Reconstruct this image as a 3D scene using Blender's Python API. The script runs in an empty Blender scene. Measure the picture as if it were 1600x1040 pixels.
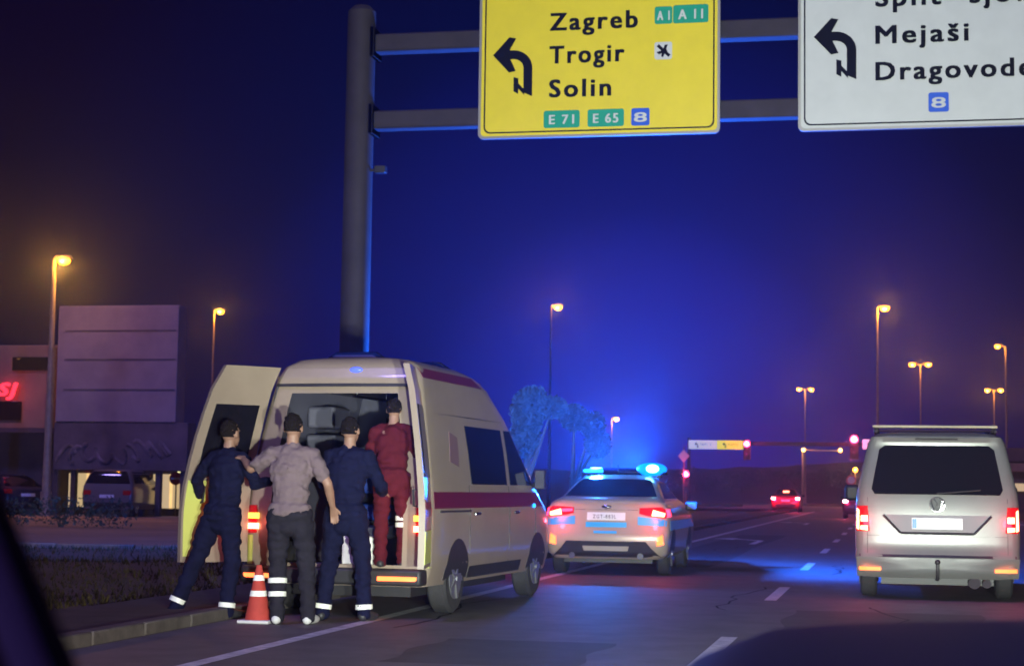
import bpy, math, random
from mathutils import Vector, Matrix, noise
R = math.radians
random.seed(7)
sc = bpy.context.scene
col = sc.collection

# ------------------------------------------------------------------ camera
CAMH = 1.25
yaw, pitch, roll = R(11.923), R(4.934), R(0.8)
cam = bpy.data.cameras.new('camera'); camo = bpy.data.objects.new('camera', cam); col.objects.link(camo)
camo.location = (0, 0, CAMH)
camo.rotation_mode = 'QUATERNION'
camo.rotation_quaternion = (Matrix.Rotation(yaw, 3, 'Z') @ Matrix.Rotation(math.pi/2 + pitch, 3, 'X') @ Matrix.Rotation(roll, 3, 'Z')).to_quaternion()
cam.sensor_width = 36; cam.lens = 36*2800/1600
cam.clip_start = 0.05; cam.clip_end = 3000
cam.dof.use_dof = True; cam.dof.focus_distance = 9; cam.dof.aperture_fstop = 6.5
sc.camera = camo

# ------------------------------------------------------------------ world: night sky
w = bpy.data.worlds.new('World'); sc.world = w; w.use_nodes = True
nt = w.node_tree; nt.nodes.clear()
def N(t, kind, **kw):
    n = t.nodes.new(kind)
    for k, v in kw.items(): setattr(n, k, v)
    return n
out = N(nt, 'ShaderNodeOutputWorld'); bg = N(nt, 'ShaderNodeBackground')
sky = N(nt, 'ShaderNodeTexSky'); sky.sky_type = 'NISHITA'; sky.sun_disc = False
sky.sun_elevation = R(-6); sky.sun_rotation = R(-8); sky.altitude = 0; sky.dust_density = 2.0; sky.ozone_density = 6
# the glow of the town low over the road ahead, dark overhead
tc = N(nt, 'ShaderNodeTexCoord')
dot = N(nt, 'ShaderNodeVectorMath', operation='DOT_PRODUCT'); dot.inputs[1].default_value = Vector((-0.135, 0.985, 0.03)).normalized()
ramp = N(nt, 'ShaderNodeValToRGB')
nt.links.new(tc.outputs['Generated'], dot.inputs[0]); nt.links.new(dot.outputs['Value'], ramp.inputs['Fac'])
els = ramp.color_ramp.elements
els[0].position = 0.0; els[0].color = (0.003, 0.001, 0.010, 1)
els[1].position = 1.0; els[1].color = (0.016, 0.016, 0.40, 1)
for p, c in ((0.93, (0.003, 0.001, 0.010)), (0.972, (0.001, 0.002, 0.030)), (0.992, (0.003, 0.005, 0.14))):
    e = els.new(p); e.color = (*c, 1)
skm = N(nt, 'ShaderNodeMix', data_type='RGBA', blend_type='ADD'); skm.inputs['Factor'].default_value = 1
sks = N(nt, 'ShaderNodeVectorMath', operation='SCALE'); sks.inputs['Scale'].default_value = 0.1
nt.links.new(sky.outputs['Color'], sks.inputs[0])
nt.links.new(sks.outputs[0], skm.inputs[6]); nt.links.new(ramp.outputs['Color'], skm.inputs[7])
nt.links.new(skm.outputs[2], bg.inputs['Color']); bg.inputs['Strength'].default_value = 1.0
nt.links.new(bg.outputs[0], out.inputs['Surface'])

# added fill light, no such source: weak violet sun lamp from behind the camera
sl = bpy.data.lights.new('fill_sun', 'SUN'); sl.energy = 1.2; sl.angle = R(8); sl.color = (0.38, 0.28, 1.0)
so = bpy.data.objects.new('fill_sun', sl); col.objects.link(so); so.rotation_euler = (R(38), 0, R(-22))

sc.view_settings.view_transform = 'Standard'; sc.view_settings.look = 'None'
sc.view_settings.exposure = 0.0; sc.view_settings.gamma = 1
sc.cycles.use_denoising = True
sc.cycles.max_bounces = 5; sc.cycles.volume_bounces = 0; sc.cycles.diffuse_bounces = 2; sc.cycles.glossy_bounces = 2
sc.cycles.transparent_max_bounces = 6
sc.cycles.sample_clamp_indirect = 4

# ------------------------------------------------------------------ materials
def mat(name, c, rough=0.6, metal=0.0, emit=None, es=0.0, var=0.0, vs=6.0, bump=0.0, bs=40.0, coat=0.0, c2=None, spec=0.5):
    m = bpy.data.materials.new(name); m.use_nodes = True; t = m.node_tree
    b = t.nodes['Principled BSDF']
    b.inputs['Base Color'].default_value = (*c, 1); b.inputs['Roughness'].default_value = rough
    b.inputs['Metallic'].default_value = metal; b.inputs['Coat Weight'].default_value = coat
    b.inputs['Coat Roughness'].default_value = 0.08
    b.inputs['Specular IOR Level'].default_value = spec
    tcn = N(t, 'ShaderNodeTexCoord')
    if var or c2:
        n = N(t, 'ShaderNodeTexNoise'); n.inputs['Scale'].default_value = vs; n.inputs['Detail'].default_value = 6; n.inputs['Roughness'].default_value = .65
        t.links.new(tcn.outputs['Object'], n.inputs['Vector'])
        r = N(t, 'ShaderNodeValToRGB'); r.color_ramp.elements[0].position = .3; r.color_ramp.elements[1].position = .7
        a = c2 if c2 else tuple(x*(1-var) for x in c)
        r.color_ramp.elements[0].color = (*a, 1); r.color_ramp.elements[1].color = (*(tuple(min(1, x*(1+var*.4)) for x in c)), 1)
        t.links.new(n.outputs['Fac'], r.inputs['Fac']); t.links.new(r.outputs['Color'], b.inputs['Base Color'])
    if bump:
        n2 = N(t, 'ShaderNodeTexNoise'); n2.inputs['Scale'].default_value = bs; n2.inputs['Detail'].default_value = 4
        t.links.new(tcn.outputs['Object'], n2.inputs['Vector'])
        bp = N(t, 'ShaderNodeBump'); bp.inputs['Strength'].default_value = bump; bp.inputs['Distance'].default_value = .02
        t.links.new(n2.outputs['Fac'], bp.inputs['Height']); t.links.new(bp.outputs['Normal'], b.inputs['Normal'])
    if emit:
        b.inputs['Emission Color'].default_value = (*emit, 1); b.inputs['Emission Strength'].default_value = es
    return m
M = {}
M['asphalt'] = mat('asphalt', (.17, .155, .16), .6, c2=(.11, .10, .105), vs=2.2, bump=.35, bs=90, spec=.4)
M['lot'] = mat('lot asphalt', (.30, .22, .15), .8, c2=(.18, .13, .09), vs=.35, bump=.4, bs=60)
M['patch'] = mat('newer asphalt patch', (.09, .082, .088), .65, c2=(.06, .055, .06), vs=3, bump=.3, bs=80)
M['mark'] = mat('road paint', (.85, .85, .85), .55, c2=(.4, .4, .4), vs=7)
M['kerb'] = mat('kerb stone', (.12, .105, .095), .8, var=.4, vs=5, bump=.3, bs=30)
M['paving'] = mat('paving', (.06, .05, .045), .85, var=.4, vs=3, bump=.3, bs=30)
M['soil'] = mat('verge soil', (.13, .085, .05), .95, c2=(.07, .06, .025), vs=1.2, bump=.8, bs=20)
M['grass'] = mat('grass blades', (.06, .048, .016), .9, spec=.1, var=.5, vs=2)
M['hill'] = mat('hill scrub', (.075, .07, .05), .95, c2=(.03, .04, .022), vs=.12, bump=1, bs=1)
M['galv'] = mat('galvanised steel', (.034, .026, .034), .75, .1, var=.35, vs=3)
M['pole'] = mat('lamp pole paint', (.36, .30, .2), .5, .1, var=.3, vs=3)
M['yellow'] = mat('yellow sign sheeting', (.82, .66, .03), .38, var=.06, vs=3)
M['white_sign'] = mat('white sign sheeting', (.62, .64, .6), .38, var=.06, vs=3)
M['sign_back'] = mat('sign frame aluminium', (.5, .48, .46), .35, .6)
M['black'] = mat('black paint', (.006, .006, .01), .6, spec=.08)
M['green'] = mat('green sign sheeting', (.01, .33, .2), .4)
M['blue'] = mat('blue sign sheeting', (.02, .1, .6), .4)
M['vanwhite'] = mat('silver white van paint', (.19, .195, .185), .32, .2, var=.1, vs=2, coat=.6)
M['cream'] = mat('cream ambulance paint', (.31, .245, .19), .33, var=.12, vs=2, coat=.5)
M['polwhite'] = mat('police silver paint', (.44, .38, .29), .3, .1, var=.08, vs=2, coat=.7)
M['stripe_red'] = mat('dark red stripe', (.12, .008, .035), .4, coat=.4)
M['lime'] = mat('lime reflective tape', (.62, .68, .16), .45)
M['stripe_blue'] = mat('light blue police tape', (.03, .42, .85), .35)
M['glass'] = mat('dark window glass', (.008, .008, .014), .06, spec=.6)
M['trim'] = mat('black plastic trim', (.025, .024, .028), .5, var=.3, vs=6)
M['rubber'] = mat('tyre rubber', (.035, .033, .036), .8, var=.3, vs=12, bump=.4, bs=60)
M['rim'] = mat('steel wheel rim', (.4, .4, .42), .3, .8)
M['chrome'] = mat('chrome', (.6, .6, .62), .15, 1)
M['plate'] = mat('licence plate', (.78, .82, .82), .4)
M['redlens'] = mat('red lens', (.45, .01, .015), .15)
M['redglow'] = mat('lit red tail lamp', (.5, .02, .02), .3, emit=(1, .02, .06), es=9)
M['redhot'] = mat('lit brake lamp core', (.6, .1, .05), .3, emit=(1, .24, .12), es=12)
M['orangeglow'] = mat('orange reflector with added glow', (.6, .1, .02), .3, emit=(1, .16, .04), es=4)  # emission imitates the light that these reflectors throw back
M['amberhot'] = mat('lit amber lamp', (.7, .3, .02), .3, emit=(1, .45, .06), es=3.5)
M['bluehot'] = mat('lit blue beacon core', (.05, .3, .8), .2, emit=(.16, .70, 1), es=14)
M['bluelit'] = mat('lit blue beacon lens', (.02, .2, .7), .2, emit=(.0, .22, 1), es=2.0)
M['bluedim'] = mat('lit blue beacon', (.05, .2, .7), .2, emit=(.01, .30, 1), es=3.5)
M['bluelens'] = mat('blue beacon lens', (.006, .012, .09), .25, spec=.3)
M['sodium'] = mat('sodium lamp glass', (.8, .5, .2), .3, emit=(1, .30, .010), es=18)
M['tlred'] = mat('red signal lens', (.5, .02, .02), .3, emit=(1, .06, .14), es=30)
M['neon'] = mat('red neon letters', (.6, .02, .04), .4, emit=(1, .03, .06), es=2.6)
M['litshop'] = mat('lit shop window', (.6, .5, .3), .5, emit=(1, .72, .36), es=.6, var=.4, vs=1.5)
M['litbox'] = mat('lit sign face', (.7, .7, .4), .5, emit=(1, .95, .45), es=1.4)
M['litcol'] = mat('lit pylon face', (.7, .5, .3), .5, emit=(1, .62, .22), es=.7)
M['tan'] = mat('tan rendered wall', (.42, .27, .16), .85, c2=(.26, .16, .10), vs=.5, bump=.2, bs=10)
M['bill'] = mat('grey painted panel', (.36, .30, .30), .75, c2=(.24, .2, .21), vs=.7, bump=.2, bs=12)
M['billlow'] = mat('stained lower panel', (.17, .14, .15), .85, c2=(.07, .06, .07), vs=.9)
M['reflection_smear'] = mat('painted reflection smear', (.20, .17, .18), .9, var=.8, vs=2)  # colour of strokes that imitate a ghost reflection on the wall
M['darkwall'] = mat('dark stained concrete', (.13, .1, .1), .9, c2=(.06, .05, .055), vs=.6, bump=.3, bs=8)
M['leaf'] = mat('tree leaves', (.06, .10, .05), .6, var=.55, vs=3)
M['leaf2'] = mat('pale tree leaves', (.07, .10, .09), .6, var=.5, vs=3)
M['bark'] = mat('bark', (.09, .07, .05), .9, bump=.6, bs=20)
M['skin'] = mat('skin', (.32, .18, .13), .55, var=.12, vs=14)
M['hair'] = mat('dark hair', (.012, .009, .009), .8, spec=.1, bump=.8, bs=80)
M['navy'] = mat('navy uniform cloth', (.008, .009, .034), .9, var=.3, vs=10, bump=.3, bs=120, spec=.12)
M['greyshirt'] = mat('pinkish grey t-shirt cloth', (.17, .125, .14), .9, var=.15, vs=9, bump=.3, bs=120, spec=.12)
M['darkcloth'] = mat('dark grey trouser cloth', (.022, .02, .03), .9, var=.3, vs=9, bump=.3, bs=120, spec=.12)
M['redcloth'] = mat('red paramedic cloth', (.09, .010, .018), .85, var=.25, vs=9, bump=.3, bs=120, spec=.12)
M['redorange'] = mat('orange red fluorescent cloth', (.45, .05, .035), .8, var=.2, vs=9)
M['retro'] = mat('silver reflective band', (.92, .95, .86), .35)
M['shoe'] = mat('shoe leather', (.03, .03, .035), .5)
M['paleshoe'] = mat('pale trainer', (.6, .6, .6), .6)
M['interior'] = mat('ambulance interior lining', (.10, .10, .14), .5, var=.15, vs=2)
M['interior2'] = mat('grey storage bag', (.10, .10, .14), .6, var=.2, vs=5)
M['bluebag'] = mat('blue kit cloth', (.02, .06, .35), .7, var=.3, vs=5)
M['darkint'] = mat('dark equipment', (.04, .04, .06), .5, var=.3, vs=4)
M['bag'] = mat('red equipment bag', (.4, .03, .04), .8, var=.2, vs=8)
M['dash'] = mat('dark dashboard plastic', (.03, .028, .04), .55, var=.3, vs=9, bump=.2, bs=80)
M['bonnet'] = mat('dark blue bonnet paint', (.02, .025, .09), .6)
M['violet'] = mat('pillar trim with painted blue light', (.8, .68, 1.0), .35)  # blue light falling on the trim is put into its base colour
M['redtrim'] = mat('dark red door trim', (.09, .02, .025), .6)
M['carwhite'] = mat('white car paint', (.15, .14, .13), .3, coat=.4)
M['cardark'] = mat('dark car paint', (.03, .03, .05), .3, coat=.6)
M['carred'] = mat('dark red car paint', (.22, .02, .03), .3, coat=.6)
M['signwhite'] = mat('white enamel', (.8, .78, .74), .4)
M['signred'] = mat('red enamel', (.6, .02, .03), .4)

# ------------------------------------------------------------------ mesh helpers
class MB:
    def __init__(s): s.v = []; s.f = []; s.m = []
    def add(s, vs, fs, mi=0):
        o = len(s.v); s.v += [tuple(v) for v in vs]
        for f in fs: s.f.append([o+i for i in f]); s.m.append(mi)
        return s
    def box(s, c, d, rot=None, mi=0, taper=1.0):
        hx, hy, hz = d[0]/2, d[1]/2, d[2]/2
        vs = [Vector((x*hx*(taper if z > 0 else 1), y*hy*(taper if z > 0 else 1), z*hz)) for z in (-1, 1) for y in (-1, 1) for x in (-1, 1)]
        if rot: vs = [rot @ v for v in vs]
        vs = [v+Vector(c) for v in vs]
        return s.add(vs, [(0, 2, 3, 1), (4, 5, 7, 6), (0, 1, 5, 4), (2, 6, 7, 3), (0, 4, 6, 2), (1, 3, 7, 5)], mi)
    def cyl(s, a, b, r1, r2=None, n=14, mi=0, cap=True):
        a, b = Vector(a), Vector(b); r2 = r1 if r2 is None else r2
        d = (b-a).normalized(); u = d.orthogonal().normalized(); v = d.cross(u)
        vs = []
        for p, r in ((a, r1), (b, r2)):
            for i in range(n):
                t = 2*math.pi*i/n; vs.append(p+u*(r*math.cos(t))+v*(r*math.sin(t)))
        fs = [(i, (i+1) % n, n+(i+1) % n, n+i) for i in range(n)]
        if cap: fs += [tuple(reversed(range(n))), tuple(range(n, 2*n))]
        return s.add(vs, fs, mi)
    def tube(s, pts, r, n=8, mi=0):
        rs = r if isinstance(r, (list, tuple)) else [r]*len(pts)
        pts = [Vector(p) for p in pts]; vs = []; fs = []
        u = None
        for k, p in enumerate(pts):
            d = (pts[min(k+1, len(pts)-1)]-pts[max(k-1, 0)]).normalized()
            if u is None: u = d.orthogonal().normalized()
            u = (u-d*u.dot(d)).normalized(); v = d.cross(u)
            for i in range(n):
                t = 2*math.pi*i/n; vs.append(p+(u*math.cos(t)+v*math.sin(t))*rs[k])
        for k in range(len(pts)-1):
            for i in range(n): fs.append((k*n+i, k*n+(i+1) % n, (k+1)*n+(i+1) % n, (k+1)*n+i))
        fs += [tuple(reversed(range(n))), tuple(range((len(pts)-1)*n, len(pts)*n))]
        return s.add(vs, fs, mi)
    def ball(s, c, r, sx=1, sy=1, sz=1, n=12, mi=0):
        vs = []; fs = []; m = n//2
        for j in range(1, m):
            ph = math.pi*j/m
            for i in range(n):
                t = 2*math.pi*i/n; vs.append((c[0]+r*sx*math.sin(ph)*math.cos(t), c[1]+r*sy*math.sin(ph)*math.sin(t), c[2]+r*sz*math.cos(ph)))
        for j in range(m-2):
            for i in range(n): fs.append((j*n+i, (j+1)*n+i, (j+1)*n+(i+1) % n, j*n+(i+1) % n))
        vs += [(c[0], c[1], c[2]+r*sz), (c[0], c[1], c[2]-r*sz)]; a = len(vs)-2
        for i in range(n): fs += [(a, i, (i+1) % n), (a+1, (m-2)*n+(i+1) % n, (m-2)*n+i)]
        return s.add(vs, fs, mi)
    def grid(s, fn, nu, nv, mi=0):
        vs = [fn(i/nu, j/nv) for j in range(nv+1) for i in range(nu+1)]; k = nu+1
        return s.add(vs, [(j*k+i, j*k+i+1, (j+1)*k+i+1, (j+1)*k+i) for j in range(nv) for i in range(nu)], mi)
    def prism(s, pts, ext, mi=0):
        n = len(pts); e = Vector(ext); a = [Vector(p) for p in pts]; vs = a+[p+e for p in a]
        return s.add(vs, [tuple(reversed(range(n))), tuple(range(n, 2*n))]+[(i, (i+1) % n, n+(i+1) % n, n+i) for i in range(n)], mi)
    def build(s, name, m, parent=None, smooth=True, bevel=0, ang=35):
        me = bpy.data.meshes.new(name); me.from_pydata(s.v, [], s.f); me.validate(); me.update()
        for x in (m if isinstance(m, (list, tuple)) else [m]): me.materials.append(M[x] if isinstance(x, str) else x)
        if isinstance(m, (list, tuple)) and len(me.polygons) == len(s.m):
            me.polygons.foreach_set('material_index', s.m)
        if smooth:
            me.polygons.foreach_set('use_smooth', [True]*len(me.polygons)); me.set_sharp_from_angle(angle=R(ang))
        o = bpy.data.objects.new(name, me); col.objects.link(o)
        if parent: o.parent = parent
        if bevel:
            b = o.modifiers.new('bevel', 'BEVEL'); b.width = bevel; b.segments = 2; b.limit_method = 'ANGLE'; b.angle_limit = R(40)
        return o
def tag(o, label=None, cat=None, group=None, kind=None):
    if label: o['label'] = label
    if cat: o['category'] = cat
    if group: o['group'] = group
    if kind: o['kind'] = kind
    return o
def thing(name, label, cat, loc=(0, 0, 0), rz=0, group=None):
    o = bpy.data.objects.new(name, None); col.objects.link(o); o.empty_display_size = .2
    o.location = loc; o.rotation_euler = (0, 0, rz); return tag(o, label, cat, group)
def light(parent, loc, power, color, radius=.12, name='lamp_light', spot=None, aim=None, blend=.6):
    l = bpy.data.lights.new(name, 'SPOT' if spot else 'POINT'); l.energy = power; l.color = color; l.shadow_soft_size = radius
    o = bpy.data.objects.new(name, l); col.objects.link(o); o.location = loc
    if parent: o.parent = parent
    if spot:
        l.spot_size = R(spot); l.spot_blend = blend
        o.rotation_euler = (Vector(aim)-Vector(loc)).to_track_quat('-Z', 'Y').to_euler()
    return o
def copy_tree(o, parent=None):
    c = o.copy(); col.objects.link(c); c.parent = parent
    for ch in list(o.children): copy_tree(ch, c)
    return c
def text_mesh(name, s, m, parent, x, z, y, h, width=None, depth=.01, ital=0, bold=.0):
    """Lettering as a real raised mesh facing -Y; x = left edge, z = baseline, h = cap height."""
    cu = bpy.data.curves.new(name, 'FONT'); cu.body = s; cu.extrude = .5*depth; cu.offset = 0; cu.space_character = 1.22; cu.shear = ital
    cu.resolution_u = 3
    t = bpy.data.objects.new(name, cu); col.objects.link(t)
    dg = bpy.context.evaluated_depsgraph_get(); me = bpy.data.meshes.new_from_object(t.evaluated_get(dg))
    bpy.data.objects.remove(t); bpy.data.curves.remove(cu)
    xs = [v.co.x for v in me.vertices]; k = h/.729*1.0
    x0, x1 = min(xs), max(xs); kx = (width/(x1-x0)) if width else k
    for v in me.vertices:
        a, b, c = v.co; v.co = ((a-x0)*kx+x, y-c, b*k+z)
    if bold:
        vs = [tuple(v.co) for v in me.vertices]; fs = [tuple(p.vertices) for p in me.polygons]; V_ = []; F_ = []
        for q, (dx, dz) in enumerate(((-bold, -bold*.5), (bold, bold*.5), (-bold, bold*.5), (bold, -bold*.5))):
            V_ += [(a+dx, b-.0006*q, c+dz) for a, b, c in vs]; F_ += [tuple(i+q*len(vs) for i in f) for f in fs]
        me = bpy.data.meshes.new(name); me.from_pydata(V_, [], F_)
    me.materials.clear(); me.materials.append(M[m])
    o = bpy.data.objects.new(name, me); col.objects.link(o); o.parent = parent
    return o

# ------------------------------------------------------------------ ground and road
def struct(o): o['kind'] = 'structure'; return o
g = MB(); g.grid(lambda u, v: (-500+1000*u, -20+900*v, -.16), 20, 20)
struct(g.build('ground', 'soil'))
rd = MB()
rd.grid(lambda u, v: (-6.0+12.2*u, -10+190*v, 0), 6, 60)
rd.grid(lambda u, v: (-90+84*u, 136+44*v, 0), 20, 8)
rd.grid(lambda u, v: (6.2+80*u, 136+44*v, 0), 20, 8)
rd.grid(lambda u, v: (-16.0+8*u, 128+8*v, 0), 3, 3)
struct(rd.build('road', 'asphalt', smooth=False))
kb = MB()
for i in range(134):   # kerb stones along the left edge of the carriageway
    y = -8+i; kb.box((-6.09, y+.5, -.02), (.16, .985, .25))
for i in range(140):
    y = -8+i; kb.box((6.29, y+.5, -.02), (.16, .985, .25))
struct(kb.build('kerb', 'kerb', bevel=.015))
pv = MB(); pv.grid(lambda u, v: (-7.4+1.23*u, -8+134*v, .085), 3, 60)
pv.grid(lambda u, v: (6.37+2.4*u, -8+140*v, .085), 3, 60)
struct(pv.build('pavement', 'paving'))
vg = MB()
def vgf(u, v):
    x = -7.4-48*u; y = -8+38*v
    return (x, y, .08+.10*noise.noise(Vector((x*.3, y*.3, 0)))-.06*u)
vg.grid(vgf, 50, 40)
struct(vg.build('verge', 'soil'))
lot = MB(); lot.grid(lambda u, v: (-90+80*u, 30.5+32*v, .05), 10, 10)
struct(lot.build('side_road', 'lot'))
lk = MB()
for i in range(40): lk.box((-9.5-i*1.5, 30.3, .06), (1.48, .16, .16))
struct(lk.build('side_road_kerb', 'lot', bevel=.015))
# grass on the verge
gr = MB()
for i in range(26000):
    u = random.random()**1.6; x = -7.5-30*u; y = 6+24*random.random()
    z = .08+.10*noise.noise(Vector((x*.3, y*.3, 0)))
    if noise.noise(Vector((x*.5, y*.5, 3))) < -.22: continue
    h = .03+.08*random.random()**1.5; a = random.random()*6.28; dx, dy = math.cos(a)*.012, math.sin(a)*.012
    lx, ly = random.uniform(-.04, .04), random.uniform(-.04, .04)
    gr.add([(x-dx, y-dy, z), (x+dx, y+dy, z), (x+lx, y+ly, z+h)], [(0, 1, 2)])
tag(gr.build('grass', 'grass', smooth=False), 'short dark green grass on the verge left of the road', 'grass', kind='stuff')
# painted markings
mk = MB(); Z = .004
mk.grid(lambda u, v: (-4.80+.14*u, -6+124*v, Z), 1, 30)     # edge line
for k in range(13):                                         # lane dashes
    y0 = 12.6+8.35*(k-1); L = 3.0
    mk.grid(lambda u, v: (-1.42+.14*u, y0+L*v, Z), 1, 2)
mk.grid(lambda u, v: (5.4+.14*u, -6+130*v, Z), 1, 30)
# left turn arrow in the left lane
def flat(pts, z=Z): mk.add([(x, y, z) for x, y in pts], [tuple(range(len(pts)))])
for ox, oy in ((-3.2, 43.0), (-3.2, 70)):
    flat([(ox-.08, oy), (ox+.08, oy), (ox+.08, oy+3.2), (ox-.08, oy+3.0)])
    flat([(ox-.08, oy+3.0), (ox+.08, oy+3.2), (ox-.75, oy+4.6), (ox-.75, oy+4.2)])
    flat([(ox-.75, oy+3.6), (ox-.75, oy+5.2), (ox-1.35, oy+4.6)])
for xx in (-4.5, -2.5, .2, 2.6): mk.grid(lambda u, v: (xx+1.6*u, 122+.5*v, Z), 1, 1)   # stop line blocks
pt = MB()
for x0, x1, y0, y1 in ((-1.0, .9, 16.2, 19.4), (-4.2, -2.9, 29.5, 52.0), (.6, 2.0, 33, 38), (-3.6, -2.2, 12.5, 14.6)):
    pt.grid(lambda u, v: (x0+(x1-x0)*u+.05*math.sin(9*v), y0+(y1-y0)*v, .002), 2, 10)
struct(pt.build('road_patches', 'patch', smooth=False))
cr = MB()
random.seed(21)
for k in range(9):
    x, y = random.uniform(-4.5, 2.5), random.uniform(13, 40); pts = []
    for j in range(14): pts.append((x, y)); x += random.uniform(-.12, .14); y += random.uniform(.1, .5)
    for (xa, ya), (xb, yb) in zip(pts, pts[1:]): cr.add([(xa-.012, ya, .003), (xa+.012, ya, .003), (xb+.012, yb, .003), (xb-.012, yb, .003)], [(0, 1, 2, 3)])
struct(cr.build('road_cracks', 'black', smooth=False))
struct(mk.build('road_markings', 'mark', smooth=False))
# dashes of an old second line in the shadow lane
isl = MB()
for x0, x1, y in ((-19, -12.2, 141), (-9.4, -3.2, 162)):
    pts = [(x0, y, -.02), (x1, y+2, -.02), (x1+.6, y+5, -.02), (x0, y+5, -.02)]
    isl.prism(pts, (0, 0, .25))
struct(isl.build('traffic_island', 'kerb', bevel=.03))
# distant ground rise
hl = MB()
def hf(u, v):
    x = -260+520*u; y = 205+190*v
    z = -.2+ (7.2*(1-math.exp(-((y-205)/26)**1.3)))*(0.8+.25*math.sin(x*.03)+.3*noise.noise(Vector((x*.04, y*.04, 1))))
    z += .5*noise.noise(Vector((x*.25, y*.25, 5)))*min(1, (y-205)/10)
    return (x, y, z)
hl.grid(hf, 160, 50)
struct(hl.build('hill', 'hill'))

# ------------------------------------------------------------------ overhead sign gantry
ga = thing('sign_gantry', 'tall galvanised steel gantry post with two horizontal arms over the road', 'gantry', (-7.33, 24, 0))
b = MB(); b.cyl((0, 0, .0), (.02, 0, 7.95), .21, .2, 24); b.cyl((.02, 0, 7.95), (.02, 0, 8.03), .2, .12, 24); b.build('post', 'galv', ga)
b = MB(); b.box((0, 0, .05), (.7, .7, .08)); 
for i in (-1, 1):
    for j in (-1, 1): b.cyl((i*.27, j*.27, .06), (i*.27, j*.27, .16), .025, n=6)
b.build('base_plate', 'galv', ga, bevel=.01)
for z in (7.47, 6.37):
    b = MB(); b.box((5.9, 0.0, z), (11.4, .26, .26)); b.build('arm', 'galv', ga, bevel=.03)
    b = MB()
    for q in (-.16, .16): b.box((.235+q*.0, q*.0, z), (.06, .42, .42))
    b.build('flange', 'galv', ga, bevel=.01)
b = MB(); b.box((.37, -.1, 5.66), (.16, .12, .1)); b.box((.25, -.05, 5.66), (.12, .04, .04)); b.build('sensor', 'trim', ga, bevel=.01)

def rrect(x0, z0, x1, z1, r, n=5):
    p = []
    for cx, cz, a0 in ((x1-r, z0+r, -90), (x1-r, z1-r, 0), (x0+r, z1-r, 90), (x0+r, z0+r, 180)):
        for i in range(n+1):
            a = R(a0+90*i/n); p.append((cx+r*math.cos(a), cz+r*math.sin(a)))
    return p
def plate(mb, pts, y, d, mi=0): mb.prism([(x, y, z) for x, z in pts], (0, d, 0), mi)
def ringplate(mb, o, i, y, d):
    n = len(o); vs = [(x, y, z) for x, z in o]+[(x, y, z) for x, z in i]+[(x, y+d, z) for x, z in o]+[(x, y+d, z) for x, z in i]
    fs = []
    for k in range(n):
        l = (k+1) % n; fs += [(k, l, n+l, n+k), (2*n+k, 3*n+k, 3*n+l, 2*n+l), (k, 2*n+k, 2*n+l, l), (n+k, n+l, 3*n+l, 3*n+k)]
    mb.add(vs, fs)
def arrow_left(mb, x, z, s, y, d):
    """stem from the foot up, bent to the left, arrowhead, and a small stub on the left of the stem."""
    t = .065*s; outer = []; inner = []
    for i in range(9):
        a = R(90*i/8); outer.append((x-.22*s+(.22*s+t)*math.cos(a), z+.42*s+(.20*s+t)*math.sin(a))); inner.append((x-.22*s+(.22*s-t)*math.cos(a), z+.42*s+(.20*s-t)*math.sin(a)))
    plate_pts = [(x+t, z-.0*s)]+outer+inner[::-1]+[(x-t, z-.0*s)]
    # strip of quads so the bend is clean
    o = [(x+t, z)]+outer; n_ = [(x-t, z+.06*s)]+inner
    o.append((x-.36*s, z+.62*s+t)); n_.append((x-.36*s, z+.62*s-t))
    for k in range(len(o)-1):
        plate(mb, [n_[k], o[k], o[k+1], n_[k+1]], y, d)
    plate(mb, [(x-.30*s, z+.62*s+.02*s), (x-.18*s, z+.86*s), (x-.28*s, z+.88*s), (x-.52*s, z+.62*s), (x-.28*s, z+.36*s), (x-.18*s, z+.38*s)], y-.001, d)
    plate(mb, [(x-.21*s, z+.08*s), (x-.14*s, z+.04*s), (x-.14*s, z+.27*s), (x-.21*s, z+.29*s)], y-.001, d)
    plate(mb, [(x-.14*s, z+.20*s), (x-.14*s, z+.12*s), (x-.05*s, z+.02*s), (x-.05*s, z+.10*s)], y-.001, d)
Yf = -.24
def big_sign(name, label, loc, wd, ht, face, rows, arrow, badges):
    s = thing(name, label, 'road sign', loc)
    o = rrect(0, 0, wd, ht, .07); b = MB(); plate(b, rrect(.012, .012, wd-.012, ht-.012, .06), -.21, .04); b.build('panel', face, s)
    b = MB(); ringplate(b, o, rrect(.035, .035, wd-.035, ht-.035, .06), -.225, .06); b.build('frame', 'sign_back', s)
    b = MB(); ringplate(b, rrect(.075, .075, wd-.075, ht-.075, .09), rrect(.095, .095, wd-.095, ht-.095, .08), -.2135, .003); b.build('border_line', 'black', s)
    for bx in (.5, wd-.5):
        b = MB(); b.box((bx, -.15, ht*.5), (.08, .05, ht*.9)); b.build('bracket', 'galv', s)
    for tx, x, z, h, w_ in rows: text_mesh('lettering', tx, 'black', s, x, z, -.215, h, w_, .004, bold=.011)
    b = MB(); arrow_left(b, *arrow, -.217, .004); b.build('arrow', 'black', s)
    for tx, x, z, w_, h, mm in badges:
        q = MB(); plate(q, rrect(x, z, x+w_, z+h, .03), -.2155, .004); q.build('badge', mm, s)
        p = text_mesh('badge_number', tx, 'white_sign', s, x+w_*.16, z+h*.22, -.219, h*.55, w_*.68, .003, bold=.005)
        p.parent = s.children[-1] if False else s
    return s
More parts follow.
